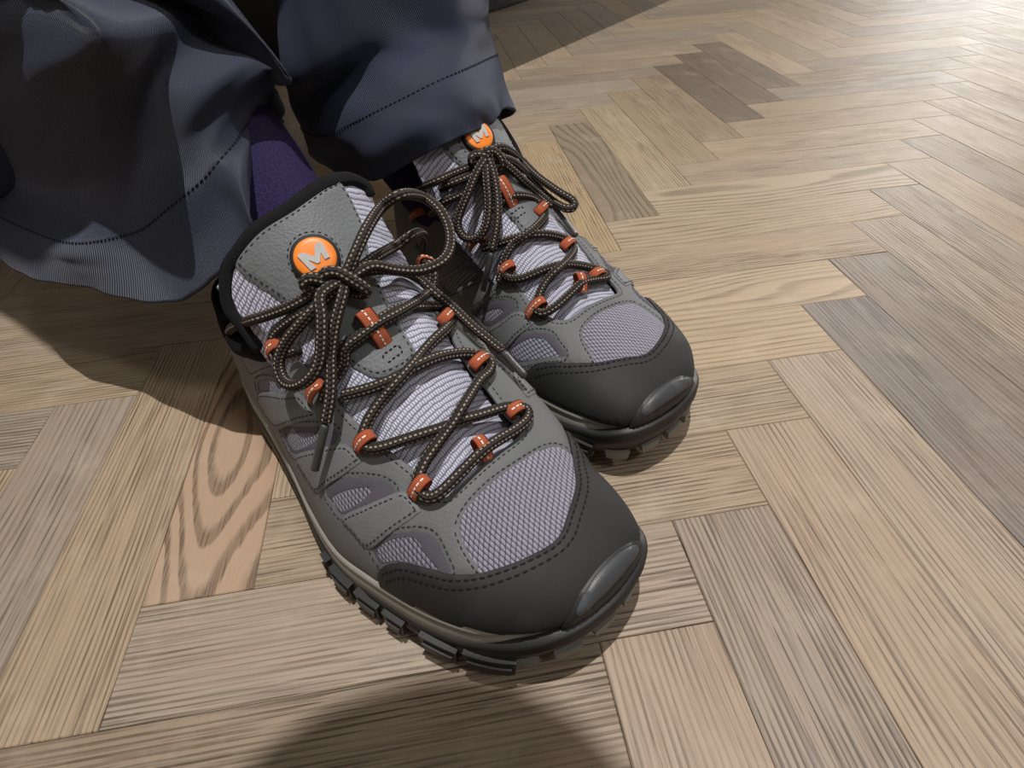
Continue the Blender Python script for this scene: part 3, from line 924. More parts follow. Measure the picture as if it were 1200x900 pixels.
def sheet_mesh(name, P, mat, parent, uvscale=0.1, closed_v=False, flip=False, thick=0.0, N=None):
    nu, nv = P.shape[:2]
    du = np.concatenate([[0], np.cumsum(np.linalg.norm(np.diff(P, axis=0), axis=2).mean(1))])
    dv = np.concatenate([[0], np.cumsum(np.linalg.norm(np.diff(P, axis=1), axis=2).mean(0))])
    if closed_v:                      # first and last column are the same: weld them, keep a UV seam
        m = nv - 1
        V = list(P[:, :m].reshape(-1, 3))
        F, LU = [], []
        for i in range(nu - 1):
            for j in range(m):
                k = (j + 1) % m
                f = [(i * m + j), ((i + 1) * m + j), ((i + 1) * m + k), (i * m + k)]
                u = [(du[i], dv[j]), (du[i + 1], dv[j]), (du[i + 1], dv[j + 1]), (du[i], dv[j + 1])]
                if flip:
                    f, u = f[::-1], u[::-1]
                F.append(tuple(f))
                LU += u
        o = mesh(name, V, F, mat, parent)
        lay = o.data.uv_layers.new(name='UVMap')
        lay.data.foreach_set('uv', (np.array(LU) * uvscale).ravel())
        return o
    UV = [(a * uvscale, b * uvscale) for a in du for b in dv]
    V = list(P.reshape(-1, 3))
    F = [(i * nv + j, (i + 1) * nv + j, (i + 1) * nv + j + 1, i * nv + j + 1) for i in range(nu - 1) for j in range(nv - 1)]
    if thick:
        b = len(V)
        V += list((P - N * thick).reshape(-1, 3))
        UV += UV
        F += [tuple(b + x for x in f)[::-1] for f in F]
        for i in range(nu - 1):
            for j in (0, nv - 1):
                a, c = i * nv + j, (i + 1) * nv + j
                f = (a, c, c + b, a + b)
                F.append(f[::-1] if j == 0 else f)
        for j in range(nv - 1):
            for i in (0, nu - 1):
                a, c = i * nv + j, i * nv + j + 1
                f = (a, c, c + b, a + b)
                F.append(f if i == 0 else f[::-1])
    if flip:
        F = [f[::-1] for f in F]
    return mesh(name, V, F, mat, parent, UV)


def thing(name, label, cat, loc=(0, 0, 0), rz=0.0, group=None):
    o = bpy.data.objects.new(name, None)
    COL.objects.link(o)
    o.empty_display_size = 0.02
    o.location = loc
    o.rotation_euler = (0, 0, rz)
    o['label'] = label
    o['category'] = cat
    if group:
        o['group'] = group
    return o
# ---------------------------------------------------------------- floor of herringbone oak blocks
def plank_mesh():
    L, W, H, b = 5 * PW, PW, 0.012, 0.0005
    g = 0.00012
    hx, hy = L / 2 - g, W / 2 - g
    V = [(sx * (hx - i), sy * (hy - i), z) for z, i in ((0, b), (-b, 0), (-H, 0)) for sx, sy in ((-1, -1), (1, -1), (1, 1), (-1, 1))]
    F = [(0, 1, 2, 3)]
    for r in (0, 4):
        for i in range(4):
            j = (i + 1) % 4
            F.append((r + i, r + 4 + i, r + 4 + j, r + j))
    return V, F


PV, PF = plank_mesh()
plank_me = bpy.data.meshes.new('plank')
plank_me.from_pydata(PV, [], PF)
plank_me.materials.append(MAT['oak'])
TINT = {  # blocks whose colour stands out: (r, g, b) in 0..255, figure
    ('B', 4, 0): ((140, 129, 120), 0.10), ('B', 5, 0): ((142, 128, 114), 0.35), ('B', 3, 0): ((178, 158, 134), 0.15),
    ('B', 2, 0): ((176, 152, 126), 0.30), ('B', 1, 0): ((160, 142, 123), 0.10), ('B', 6, 0): ((166, 148, 126), 0.2),
    ('B', 0, 0): ((170, 146, 120), 0.25),
    ('B', 1, 1): ((182, 148, 116), 1.0), ('B', 0, 1): ((180, 154, 120), 0.05), ('B', -1, 1): ((164, 146, 126), 0.45),
    ('B', 2, 1): ((186, 160, 126), 0.1), ('B', 7, 1): ((146, 130, 104), 0.75), ('B', 8, 1): ((178, 158, 122), 0.15),
    ('B', 6, 1): ((184, 156, 112), 0.2), ('B', 9, 1): ((166, 144, 110), 0.3), ('B', 10, 1): ((160, 138, 106), 0.2),
    ('B', 11, 1): ((118, 100, 80), 0.4), ('B', 12, 1): ((124, 106, 86), 0.2), ('B', 13, 1): ((130, 112, 92), 0.2),
    ('A', 0, 0): ((168, 148, 126), 0.05), ('A', -1, 0): ((156, 134, 108), 0.05), ('A', 1, 0): ((170, 146, 116), 0.1),
    ('A', 2, 0): ((172, 150, 120), 0.25), ('A', 3, 0): ((186, 162, 126), 0.55), ('A', 4, 0): ((184, 160, 126), 0.65),
    ('A', 5, 0): ((176, 152, 122), 0.05), ('A', 6, 0): ((178, 156, 124), 0.6), ('A', 7, 0): ((176, 156, 126), 0.8),
    ('A', 4, 1): ((182, 150, 110), 0.35), ('A', 5, 1): ((176, 142, 104), 0.25), ('A', 3, 1): ((188, 158, 120), 0.5),
    ('A', 2, 1): ((184, 156, 122), 0.1),
}
GREYS = [(174, 152, 124), (166, 145, 118), (180, 156, 124), (158, 140, 118), (172, 148, 116), (164, 148, 128)]

floor = mesh('floor', [(-2.5, -2.1, -0.0125), (3.2, -2.1, -0.0125), (3.2, 4.2, -0.0125), (-2.5, 4.2, -0.0125)],
             [(0, 1, 2, 3)], 'screed', None, [(0, 0)] * 4, False, 1.0)
floor['kind'] = 'structure'


def in_view(x, y, m):
    q = cam.matrix_world.inverted() @ Vector((x, y, 0))
    if q.z > -0.02:
        return False
    f = 649.2067
    px, py = f * q.x / -q.z, -f * q.y / -q.z
    return abs(px) < 600 + m and abs(py) < 450 + m


bpy.context.view_layer.update()
rng = random.Random(11)
blocks = []
for i in range(-40, 90):
    for j in range(-10, 11):
        for kind in 'AB':
            cx, cy = (-1.5, 0.5) if kind == 'A' else (0.5, -2.5)
            x, y = (cx + i - 5 * j) * PW, (cy + i + 5 * j) * PW
            if -2.3 < x < 2.9 and -1.9 < y < 3.9:
                d = (2.5 * PW, 0) if kind == 'A' else (0, 2.5 * PW)
                vis = any(in_view(x + d[0] * s, y + d[1] * s, 30) for s in (-1, -0.5, 0, 0.5, 1))
                dc = (Vector((x, y, 0)) - cam.location).length
                blocks.append((0 if vis else 1, dc, kind, i, j, x, y))
blocks.sort()
far = {}
for n, (hid, dc, kind, i, j, x, y) in enumerate(blocks):
    if hid == 0 and n < 300:
        o = link('plank', plank_me, floor)
        o.location = (x, y, 0)
        o.rotation_euler = (0, 0, 0 if kind == 'A' else math.pi / 2)
        c, fig = TINT.get((kind, i, j), (GREYS[rng.randrange(6)], rng.choice((0.05, 0.1, 0.2, 0.5))))
        g = sum(c) / 3.0
        c = tuple(v * 0.70 + g * 0.30 for v in c)
        jit = 1 + rng.uniform(-0.03, 0.03)
        o.color = (*[v * jit for v in srgb(*c)], 1)
        o['grain_cut'] = (rng.uniform(-40, 40), rng.uniform(-40, 40), rng.uniform(-40, 40))
        o['figure'] = fig
    else:
        acc = far.setdefault((kind, rng.randrange(4)), Acc())
        lx, ly = (x, y) if kind == 'A' else (y, -x)
        acc.add([(v[0] + lx, v[1] + ly, v[2]) for v in PV], PF)
for n, ((kind, t), acc) in enumerate(sorted(far.items())):
    o = mesh('outer_planks', acc.V, acc.F, 'oak', floor, None, False, 1.0, kind='stuff')
    o.rotation_euler = (0, 0, 0 if kind == 'A' else math.pi / 2)
    c = GREYS[t]
    g = sum(c) / 3.0
    o.color = (*srgb(*[v * 0.7 + g * 0.3 for v in c]), 1)
    o['grain_cut'] = (3.0 + n, 5.0 - n, 7.0)
    o['figure'] = 0.1
# ---------------------------------------------------------------- hiking shoes
def sole_loop(sh, n=220):
    lat = sh.P[:, 0]
    med = sh.P[:, -1][::-1]
    p = np.concatenate([lat, med[1:-1]])
    q = np.concatenate([p, p[:1]])
    d = np.concatenate([[0], np.cumsum(np.linalg.norm(np.diff(q[:, :2], axis=0), axis=1))])
    t = np.linspace(0, d[-1], n + 1)[:-1]
    r = np.stack([np.interp(t, d, q[:, k]) for k in range(3)], 1)
    for _ in range(3):
        r = (np.roll(r, 1, 0) + 2 * r + np.roll(r, -1, 0)) / 4
    tg = np.roll(r, -1, 0) - np.roll(r, 1, 0)
    tg = tg[:, :2] / np.maximum(np.linalg.norm(tg[:, :2], axis=1, keepdims=True), 1e-9)
    nr = np.stack([tg[:, 1], -tg[:, 0]], 1)
    if np.sum((r[:, :2] - r[:, :2].mean(0)) * nr) < 0:
        nr = -nr
    return r, nr


def ring_stack(name, loop, nr, rings, mat, parent, cap=True):
    n = len(loop)
    V, F, UV = [], [], []
    for k, (off, z) in enumerate(rings):
        off = np.broadcast_to(off, n)
        z = np.broadcast_to(z, n)
        for i in range(n):
            V.append((loop[i, 0] + nr[i, 0] * off[i], loop[i, 1] + nr[i, 1] * off[i], z[i]))
            UV.append((i * 0.3, k * 0.3))
    cw = np.sum(loop[:, 0] * np.roll(loop[:, 1], -1) - np.roll(loop[:, 0], -1) * loop[:, 1]) > 0
    for k in range(len(rings) - 1):
        for i in range(n):
            j = (i + 1) % n
            f = (k * n + i, (k + 1) * n + i, (k + 1) * n + j, k * n + j)
            F.append(f if cw else f[::-1])
    if cap:
        b = (len(rings) - 1) * n
        h = n // 2
        for i in range(1, h):
            a, c = b + i, b + (n - i) % n
            a2, c2 = b + i + 1, b + (n - i - 1) % n
            if a2 == c2:
                F.append((a, c, c2) if not cw else (a, c2, c))
            else:
                F.append((a, c, c2, a2) if not cw else (a, a2, c2, c))
        F.append((b + 1, b, b + n - 1) if not cw else (b, b + 1, b + n - 1))
    return mesh(name, V, F, mat, parent, UV)


def lug(loop, nr, i0, i1, o0, o1, z0, z1, mat, parent, name='lug', taper=0.8):
    """A block of tread that follows the edge of the sole."""
    n = len(loop)
    m = 5
    V = []
    for z, tp, oo in ((z1, 0.0, o1), (z0 + (z1 - z0) * 0.25, 0.3, o1), (z0, taper, o1 - 0.8)):
        for k in range(m):
            s = i0 + tp + (i1 - i0 - 2 * tp) * k / (m - 1)
            a = int(math.floor(s)) % n
            f = s - math.floor(s)
            p = loop[a] * (1 - f) + loop[(a + 1) % n] * f
            q = nr[a] * (1 - f) + nr[(a + 1) % n] * f
            zz = z(p[0]) if callable(z) else z
            V.append((p[0] + q[0] * o0, p[1] + q[1] * o0, zz))
            V.append((p[0] + q[0] * oo, p[1] + q[1] * oo, zz))
    F = []
    w = 2 * m
    for r in (0, 1):
        for k in range(m - 1):
            a = r * w + 2 * k
            F.append((a + 1, a + 3, a + w + 3, a + w + 1))
            F.append((a, a + w, a + w + 2, a + 2))
        F.append((r * w, r * w + 1, r * w + w + 1, r * w + w))
        e = r * w + w - 2
        F.append((e, e + w, e + w + 1, e + 1))
    for k in range(m - 1):
        F.append((2 * k, 2 * k + 2, 2 * k + 3, 2 * k + 1))
        a = 2 * w + 2 * k
        F.append((a, a + 1, a + 3, a + 2))
    return mesh(name, V, F, mat, parent, None, False)


def band(A, B, nrm, width, thick, lift, parent, name='webbing_loop', curl=True):
    A, B, nrm = (np.asarray(v, float) for v in (A, B, nrm))
    t = B - A
    L = np.linalg.norm(t)
    t = t / L
    nrm = nrm - t * (nrm @ t)
    nrm /= np.linalg.norm(nrm)
    s = np.cross(t, nrm)
    path = [A - nrm * 0.8, A + t * L * 0.25 + nrm * lift * 0.45, A + t * L * 0.6 + nrm * lift * 0.95,
            A + t * L * 0.9 + nrm * lift]
    if curl:
        path += [A + t * (L + 1.6) + nrm * (lift * 0.55), A + t * (L + 1.2) - nrm * 0.8, A + t * L * 0.75 - nrm * 2.0]
    else:
        path += [A + t * L + nrm * lift * 0.5, A + t * (L + 0.4) - nrm * 0.8]
    p = smooth_loop(path, 0.8, False)
    tg = np.gradient(p, axis=0)
    tg /= np.linalg.norm(tg, axis=1, keepdims=True)
    nn = np.cross(s, tg)
    nn *= np.sign((nn[1] @ nrm)) if abs(nn[1] @ nrm) > 1e-6 else 1
    d = np.concatenate([[0], np.cumsum(np.linalg.norm(np.diff(p, axis=0), axis=1))])
    V, F, UV = [], [], []
    for i in range(len(p)):
        for (a, h, v) in ((-0.5, 0, 0.0), (-0.3, thick * 0.5, 0.2), (0.3, thick * 0.5, 0.8), (0.5, 0, 1.0), (0.3, -thick * 0.5, 0.8), (-0.3, -thick * 0.5, 0.2)):
            V.append(p[i] + s * a * width + nn[i] * h)
            UV.append((d[i] / 10.0, v))
    for i in range(len(p) - 1):
        for j in range(6):
            k = (j + 1) % 6
            F.append((i * 6 + j, (i + 1) * 6 + j, (i + 1) * 6 + k, i * 6 + k))
    o = mesh(name, V, F, 'webbing', parent, UV)
    st = Acc()
    k = 1
    while k + 2 < len(p) * (0.62 if curl else 0.9):
        q0, q1 = p[k] + nn[k] * (thick * 0.5 + 0.12), p[k + 2] + nn[k + 2] * (thick * 0.5 + 0.12)
        u = (q1 - q0)
        V = [q0 - s * 0.35, q0 + s * 0.35, q1 + s * 0.35, q1 - s * 0.35, (q0 + q1) / 2 + nn[k + 1] * 0.3]
        st.add(V, [(0, 1, 4), (1, 2, 4), (2, 3, 4), (3, 0, 4)])
        k += 3
    if st.V:
        st.make('stitching', 'thread_white', o, kind='stuff')
    return o


M_SHAPE = [(-0.60, -0.58), (-0.80, 0.46), (-0.46, 0.52), (0.0, 0.0), (0.34, 0.56), (0.76, 0.56), (0.68, -0.40), (0.38, -0.40),
           (0.40, 0.06), (0.08, -0.40), (-0.10, -0.40), (-0.40, 0.02), (-0.26, -0.58)]


def badge(parent, c, ex, ey, n, r):
    def disc(name, rad, z0, z1, mat, par, dome=0.0):
        V, F = [], []
        prof = [(rad, z0), (rad, z1 - 0.4), (rad - 0.5, z1)] + [(rad * f, z1 + dome * (1 - f * f)) for f in (0.75, 0.5, 0.25)]
        m = 40
        for (rr, z) in prof:
            for i in range(m):
                a = 2 * math.pi * i / m
                V.append(c + ex * rr * math.cos(a) + ey * rr * math.sin(a) + n * z)
        for k in range(len(prof) - 1):
            for i in range(m):
                j = (i + 1) % m
                F.append((k * m + i, k * m + j, (k + 1) * m + j, (k + 1) * m + i))
        V.append(c + n * (z1 + dome))
        for i in range(m):
            F.append(((len(prof) - 1) * m + i, (len(prof) - 1) * m + (i + 1) % m, len(V) - 1))
        return mesh(name, V, F, mat, par)

    b = disc('logo_badge', r + 1.6, -1.0, 1.3, 'badge_ring', parent)
    disc('badge_disc', r, 0.5, 1.9, 'badge_orange', b, 0.6)
    V, F = [], []
    m = len(M_SHAPE)
    for z in (2.0, 2.9):
        for (x, y) in M_SHAPE:
            V.append(c + ex * x * r * 0.86 + ey * (y + 0.02) * r * 0.86 + n * z)
    F.append(tuple(range(m, 2 * m))[::-1])
    for i in range(m):
        j = (i + 1) % m
        F.append((i, i + m, j + m, j))
    mo = mesh('letter_emblem', V, F, 'badge_silver', b, None, False)
    bm = bmesh.new()
    bm.from_mesh(mo.data)
    bmesh.ops.recalc_face_normals(bm, faces=bm.faces)
    bm.to_mesh(mo.data)
    bm.free()
    return b


def ellipse_loop(sh, uv0, ra, rb, n=24):
    c = sh.plan([uv0])[0]
    a = np.linspace(0, 2 * math.pi, n + 1)[:-1]
    return np.stack([c[0] + ra * np.cos(a), c[1] + rb * np.sin(a)], 1)


def build_shoe(key, label):
    side = SHOES[key]['side']
    o, d, nvec = shoe_frame(key)
    root = thing('hiking_shoe', label, 'shoe', (o[0] * MM, o[1] * MM, 0), math.atan2(d[1], d[0]), 'pair of hiking shoes')
    D = DATA
    up = upper_sheet(side)
    to = net_sheet(TONGUE_R if key == 'R' else TONGUE_L, side)
    flip = side < 0
    # ---- upper: mesh body, with the throat and collar cut open
    opening = D['throat_lat'] + D['throat_med_' + key][1:] + D['collar'][::-1]
    nrow = np.linspace(0.004, 0.985, 60)
    outer = [(u, 0.0) for u in nrow] + [(0.985, 0.35), (0.985, 0.65)] + [(u, 1.0) for u in nrow[::-1]]
    op_ab = smooth_loop(up.plan(opening), 2.0)

    def grow(lp_ab, m):
        return up.unplan(inset(lp_ab, -m))

    upper, _ = overlay('upper', up, outer, 'side_mesh', root, -1.2, 1.2, [grow(op_ab, 1.2)], 3.2, 2.2, 1.0, smooth_in=True, skirt=0)
    overlay('lining', up, outer, 'lining', root, -4.2, 0.8, [grow(op_ab, 1.0)], 5.0, 3.0, 1.0, skirt=0)
    # vamp mesh insert
    vamp = D['vamp_window_' + key]
    overlay('vamp_mesh', up, up.unplan(inset(smooth_loop(up.plan(vamp), 2.0), -1.8)), 'vamp_mesh', root, 0.0, 0.5, [], 2.4, 2.0, 0.9, puff=0.5)
    # ---- grey shell over the mesh, with its windows
    wins = ['win1_l', 'win2_l', 'win3_l', 'win4_l', 'win1_m', 'win2_m', 'win3_m', 'win4_m']
    if key == 'R':
        wins.remove('win1_m')
    cap = D['cap_lat'][:8] + [[0.75, 0.5]] + D['cap_med'][:6][::-1]
    lat0, med0 = D['cap_lat'][0], D['cap_med'][0]
    shell = ([(u, 0.01) for u in np.linspace(0.01, lat0[0], 34)] + D['cap_lat'][1:7] + [[0.7376, 0.3545], [0.752, 0.47], [0.748, 0.58]]
             + [[p[0] + 0.012, p[1]] for p in D['cap_med'][1:5]][::-1] + [(u, 0.99) for u in np.linspace(med0[0], 0.01, 34)])
    sh_obj, loops = overlay('shell_panel', up, shell, 'grey_synthetic', root, 0.0, 1.1,
                            [op_ab_uv(up, op_ab), vamp] + [D[w] for w in wins], 2.6, 1.7, 0.35)
    st = Acc()
    stitch_path(st, up, inset(loops[2], -2.4), 1.05)
    for lp in loops[3:]:
        stitch_path(st, up, inset(lp, -2.2), 1.05)
    lp = loops[1]
    stitch_path(st, up, inset(lp, -2.6), 1.05)
    st.make('stitching', 'thread_dark', sh_obj, kind='stuff')
    # ---- suede frames inside the side windows
    for w, msh in (('win1_l', 'win1_l_mesh'), ('win2_l', 'win2_l_mesh'), ('win3_l', 'win3_l_mesh'), ('win1_m', 'win1_m_mesh'), ('win2_m', 'win2_m_mesh')):
        if w not in wins:
            continue
        big = up.unplan(inset(smooth_loop(up.plan(D[w]), 1.5), -1.2))
        small = up.unplan(inset(smooth_loop(up.plan(D[msh]), 1.5), 0.3))
        overlay('window_frame', up, big, 'suede', root, 0.0, 0.5, [small], 2.0, 1.5, 0.4)
    # ---- straps with their stitching
    for w in ('strap1_l', 'strap2_l', 'strap3_l', 'strap4_l', 'strap1_m', 'strap2_m', 'strap3_m'):
        so, lps = overlay('side_strap', up, D[w], 'grey_strap', root, 1.1, 1.1, [], 2.2, 1.4, 0.35)
        st = Acc()
        stitch_path(st, up, inset(lps[0], 1.8), 2.15)
        st.make('stitching', 'thread_dark', so, kind='stuff')
    # ---- toe cap with double stitching
    upper_edge = D['cap_lat'][1:8] + [[0.7585, 0.48]] + [[p[0] + 0.014, p[1]] for p in D['cap_med'][1:6]][::-1]
    cap_loop = ([(lat0[0], 0.03)] + upper_edge + [(med0[0], 0.97)] + [(u, 0.995) for u in np.linspace(med0[0] + 0.01, 0.985, 26)]
                + [(0.985, 0.66), (0.985, 0.33)] + [(u, 0.005) for u in np.linspace(0.985, lat0[0] + 0.01, 26)])
    co, lps = overlay('toe_cap', up, cap_loop, 'cap_rubber', root, 0.6, 1.7, [], 2.4, 1.6, 0.3)
    st = Acc()
    edge_ab = up.plan(upper_edge)
    e = smooth_loop(edge_ab, 2.0, False)
    tg = np.gradient(e, axis=0)
    tg /= np.linalg.norm(tg, axis=1, keepdims=True)
    nn = np.stack([-tg[:, 1], tg[:, 0]], 1)
    if nn[len(nn) // 2, 0] < 0:
        nn = -nn
    for k in (2.0, 5.2):
        stitch_path(st, up, e + nn * k, 2.35, 2.6, 1.3, 0.5, closed=False)
    st.make('stitching', 'thread_black', co, kind='stuff')
    # ---- rubber bumper over the toe
    bl = D['bump_lat'] + D['bump_med'][1:]
    bump_loop = bl + [(u, 0.997) for u in (0.92, 0.95, 0.985)] + [(0.985, 0.66), (0.985, 0.33)] + [(u, 0.003) for u in (0.985, 0.95, 0.92)]
    bo, lps = overlay('toe_bumper', up, bump_loop, 'outsole_rubber', root, 2.2, 1.5, [], 2.0, 1.3, 0.25)
    pc = [(0.912, 0.13), (0.900, 0.24), (0.892, 0.40), (0.890, 0.58), (0.894, 0.73), (0.905, 0.84), (0.925, 0.86), (0.938, 0.76),
          (0.946, 0.60), (0.948, 0.45), (0.944, 0.30), (0.932, 0.15)]
    overlay('bumper_panel', up, pc, 'bumper_gloss', bo, 3.6, 1.3, [], 1.6, 1.2, 0.2, puff=0.7)
    # ---- sole
    loop, nr = sole_loop(up)
    x = loop[:, 0]
    zf = loop[:, 2]
    sm = lambda a, b: np.clip((x - a) / (b - a), 0, 1) ** 2 * (3 - 2 * np.clip((x - a) / (b - a), 0, 1))
    toe = sm(-34, -8)
    wav = np.sin(np.arange(len(x)) * 0.35) * 1.2 * (1 - toe)
    zo = np.interp(x, [-293, -200, -110, -70, -40, -20, -8, 0], [20, 17, 16, 18, 24, 31, 37, 39]) + wav
    zbf = lambda xx: np.interp(xx, [-293, -280, -255, -80, -50, -25, -8, 0], [10, 6, 5, 5, 7, 11, 17, 20])
    zb = zbf(x)
    mo = ring_stack('midsole', loop, nr, [(-1.5, zf + 3.0 - toe * 3), (2.2 * (1 - toe) - 1.0, zf + 2.6 - toe * 3), (3.2 * (1 - toe) - 0.6, zf + 1.2 - toe * 2),
                                          (3.5 * (1 - toe) - 0.6, zf - 0.6), (2.6 * (1 - toe) - 0.6, zf - 1.8), (3.4 * (1 - toe) - 0.4, zf - 3.2), (4.2 * (1 - toe) - 0.4, np.minimum(zf - 6, zo - 1)),
                                          (2.0, zo - 6), (-4, zo - 6)], 'midsole_foam', root, cap=False)
    t2 = toe
    os_ = ring_stack('outsole', loop, nr, [(1.0, zo + 0.2), (3.8 + t2, zo), (5.0 + t2, zo - 1.5), (4.6 + t2 * 0.6, zo - 3.2 - t2), (5.4 + t2 * 0.6, zo - 4.4 - t2 * 2),
                                           (5.6 - t2 * 0.6, zo * 0.45 + zb * 0.55), (4.6 - t2 * 2, zb + 1.5), (2.0 - t2 * 3, zb)], 'outsole_rubber', root)
    # chunky blocks on the side walls and tread under the sole
    n = len(loop)
    il = [i for i in range(n) if nr[i, 1] * side < 0 and -125 < x[i] < -12]
    im = [i for i in range(n) if nr[i, 1] * side > 0 and -125 < x[i] < -12]

    def at_x(lst, xx):
        return min(lst, key=lambda i: abs(x[i] - xx))

    for lst, spans in ((il, [(-134, -118), (-115, -99), (-96, -80), (-77, -66), (-56, -38), (-35, -18)]), (im, [(-124, -108), (-104, -88), (-84, -66), (-60, -42), (-38, -20)])):
        for (xa, xb) in spans:
            a, b = at_x(lst, xa), at_x(lst, xb)
            a, b = min(a, b), max(a, b)
            mid = zbf((xa + xb) / 2)
            lug(loop, nr, a, b, 2.0, 7.6, mid - 4.8, mid + 11.0, 'outsole_rubber', os_, 'sidewall_block', 0.9)
            lug(loop, nr, a + 0.6, b - 0.6, 2.0, 8.8, mid - 1.0, mid + 6.5, 'outsole_rubber', os_, 'sidewall_block', 0.5)
    i = 0
    while i < n:
        xx = x[i]
        z = zbf(xx)
        mat = 'lug_rubber' if xx > -30 else 'outsole_rubber'
        lug(loop, nr, i, i + 4, -7.0, 3.6 + 0.9 * toe[i], z - 4.9 - 1.6 * toe[i], z + 1.2, mat, os_, 'lug', 0.6)
        i += 6
    for xx in np.arange(-270, -20, 21):
        for yy in (-16, 6, 24):
            h = 7.0
            zz = zbf(xx)
            V = [(xx + sx * h * f, (yy + sy * h * f) * side, z) for z, f in ((zz + 0.5, 1.0), (zz - 4.9, 0.75)) for sx, sy in ((-1, -1), (1, -1), (1, 1), (-1, 1))]
            F = [(0, 1, 5, 4), (1, 2, 6, 5), (2, 3, 7, 6), (3, 0, 4, 7), (4, 5, 6, 7)]
            mesh('lug', V, F if side < 0 else [f[::-1] for f in F], 'outsole_rubber', os_, None, False)
    # ---- padded collar
    ca = Acc()
    col = [up.pos(np.array([u]), np.array([v]), 0.0)[0] for u, v in ([D['throat_lat'][0]] + D['collar'] + [D['throat_med_' + key][-1]])]
    tube(ca, [p + np.array([0, 0, -1.5]) for p in col], 5.0, 12, 3.0)
    ca.make('collar', 'lining', root)
    # ---- tongue
    P = to.P.copy()
    rib = np.sin(np.arange(to.nu)[:, None] * 1.35) * 0.25
    P = P + to.N * rib[..., None]
    tg_o = sheet_mesh('tongue', P, 'tongue_mesh', root, 0.1, flip=not flip, thick=5.0, N=to.N)
    bd = Acc()
    top = [to.pos(np.array([1.0]), np.array([v]), -2.0)[0] for v in np.linspace(0.0, 1.0, 14)]
    low = [to.pos(np.array([u]), np.array([0.0]), -2.0)[0] for u in (0.80, 0.87, 0.94)]
    hi = [to.pos(np.array([u]), np.array([1.0]), -2.0)[0] for u in (0.98, 0.95)]
    tube(bd, low + top[1:-1] + hi, 4.2, 12, 2.0, flat=1.0)
    bd.make('binding', 'binding', tg_o)
    tp, lps = overlay('tongue_panel', to, D['tongue_panel'], 'tongue_leather', tg_o, 0.3, 1.3, [], 2.4, 1.6, 0.3)
    st = Acc()
    stitch_path(st, to, inset(lps[0], 2.2), 1.55, 2.4, 1.2, 0.4)
    lg = np.array(D['logo'] if key == 'R' else D['logo_L'])
    stitch_path(st, to, ellipse_loop(to, lg, 14.5, 14.5), 1.55, 2.4, 1.2, 0.4)
    st.make('stitching', 'thread_dark', tp, kind='stuff')
    c = to.pos(lg[:1], lg[1:], 1.6)[0]
    n3 = to._s(to.N, lg[:1], lg[1:])[0]
    n3 /= np.linalg.norm(n3)
    ex = np.array([0, 1.0, 0]) - n3 * n3[1]
    ex /= np.linalg.norm(ex)
    ey = np.cross(n3, ex)
    badge(tp, c, ex, ey, n3, 9.6)
    # lace keeper on the tongue
    ka = np.array(D['keeper_' + key])
    k0 = to.pos(ka[:1, 0], ka[:1, 1], 1.2)[0]
    k1 = to.pos(ka[1:, 0], ka[1:, 1], 1.8)[0]
    kn = to._s(to.N, ka[:1, 0], ka[:1, 1])[0]
    band(k1, k0, kn, 8.5, 1.2, 9.0, tg_o, 'lace_keeper', curl=False)
    st = Acc()
    kc = to.plan(ka[1:])[0] + np.array([-5.0, 0.0])
    stitch_path(st, to, np.array([(kc[0] + a, kc[1] + b) for a, b in ((-2, -5), (-2, 0), (-2, 5), (2, 5), (2, 0), (2, -5))]), 1.7, 2.2, 1.0, 0.45)
    st.make('stitching', 'thread_black', tp, kind='stuff')
    # ---- webbing loops
    flatP = up.P.reshape(-1, 3)
    flatN = up.N.reshape(-1, 3)
    for A, B in D['loops_' + key]:
        k = np.argmin(((flatP - np.array(A)) ** 2).sum(1))
        band(A, B, flatN[k], 6.4, 1.1, 4.2, root)
    # ---- lace
    la = Acc()
    for l in D['lace_' + key]:
        tube(la, l, 2.75)
    for l in D['knot_' + key]:
        tube(la, l, 2.9)
    for l in D['bow_' + key]:
        tube(la, l, 2.75)
    for l, a in D['tail_' + key]:
        tube(la, l, 2.65)
    lo = la.make('lace', 'lace_cord', root)
    for l, a in D['tail_' + key]:
        ag = Acc()
        tube(ag, a, 2.0, 10, 2.0)
        ag.make('aglet', 'aglet', lo)
    return root


def op_ab_uv(sh, ab):
    return sh.unplan(ab)


shoe_r = build_shoe('R', 'grey and black hiking shoe nearest the camera with large orange tongue badge in full view')
shoe_l = build_shoe('L', 'grey and black hiking shoe further back, its tongue badge half under the trouser hem')
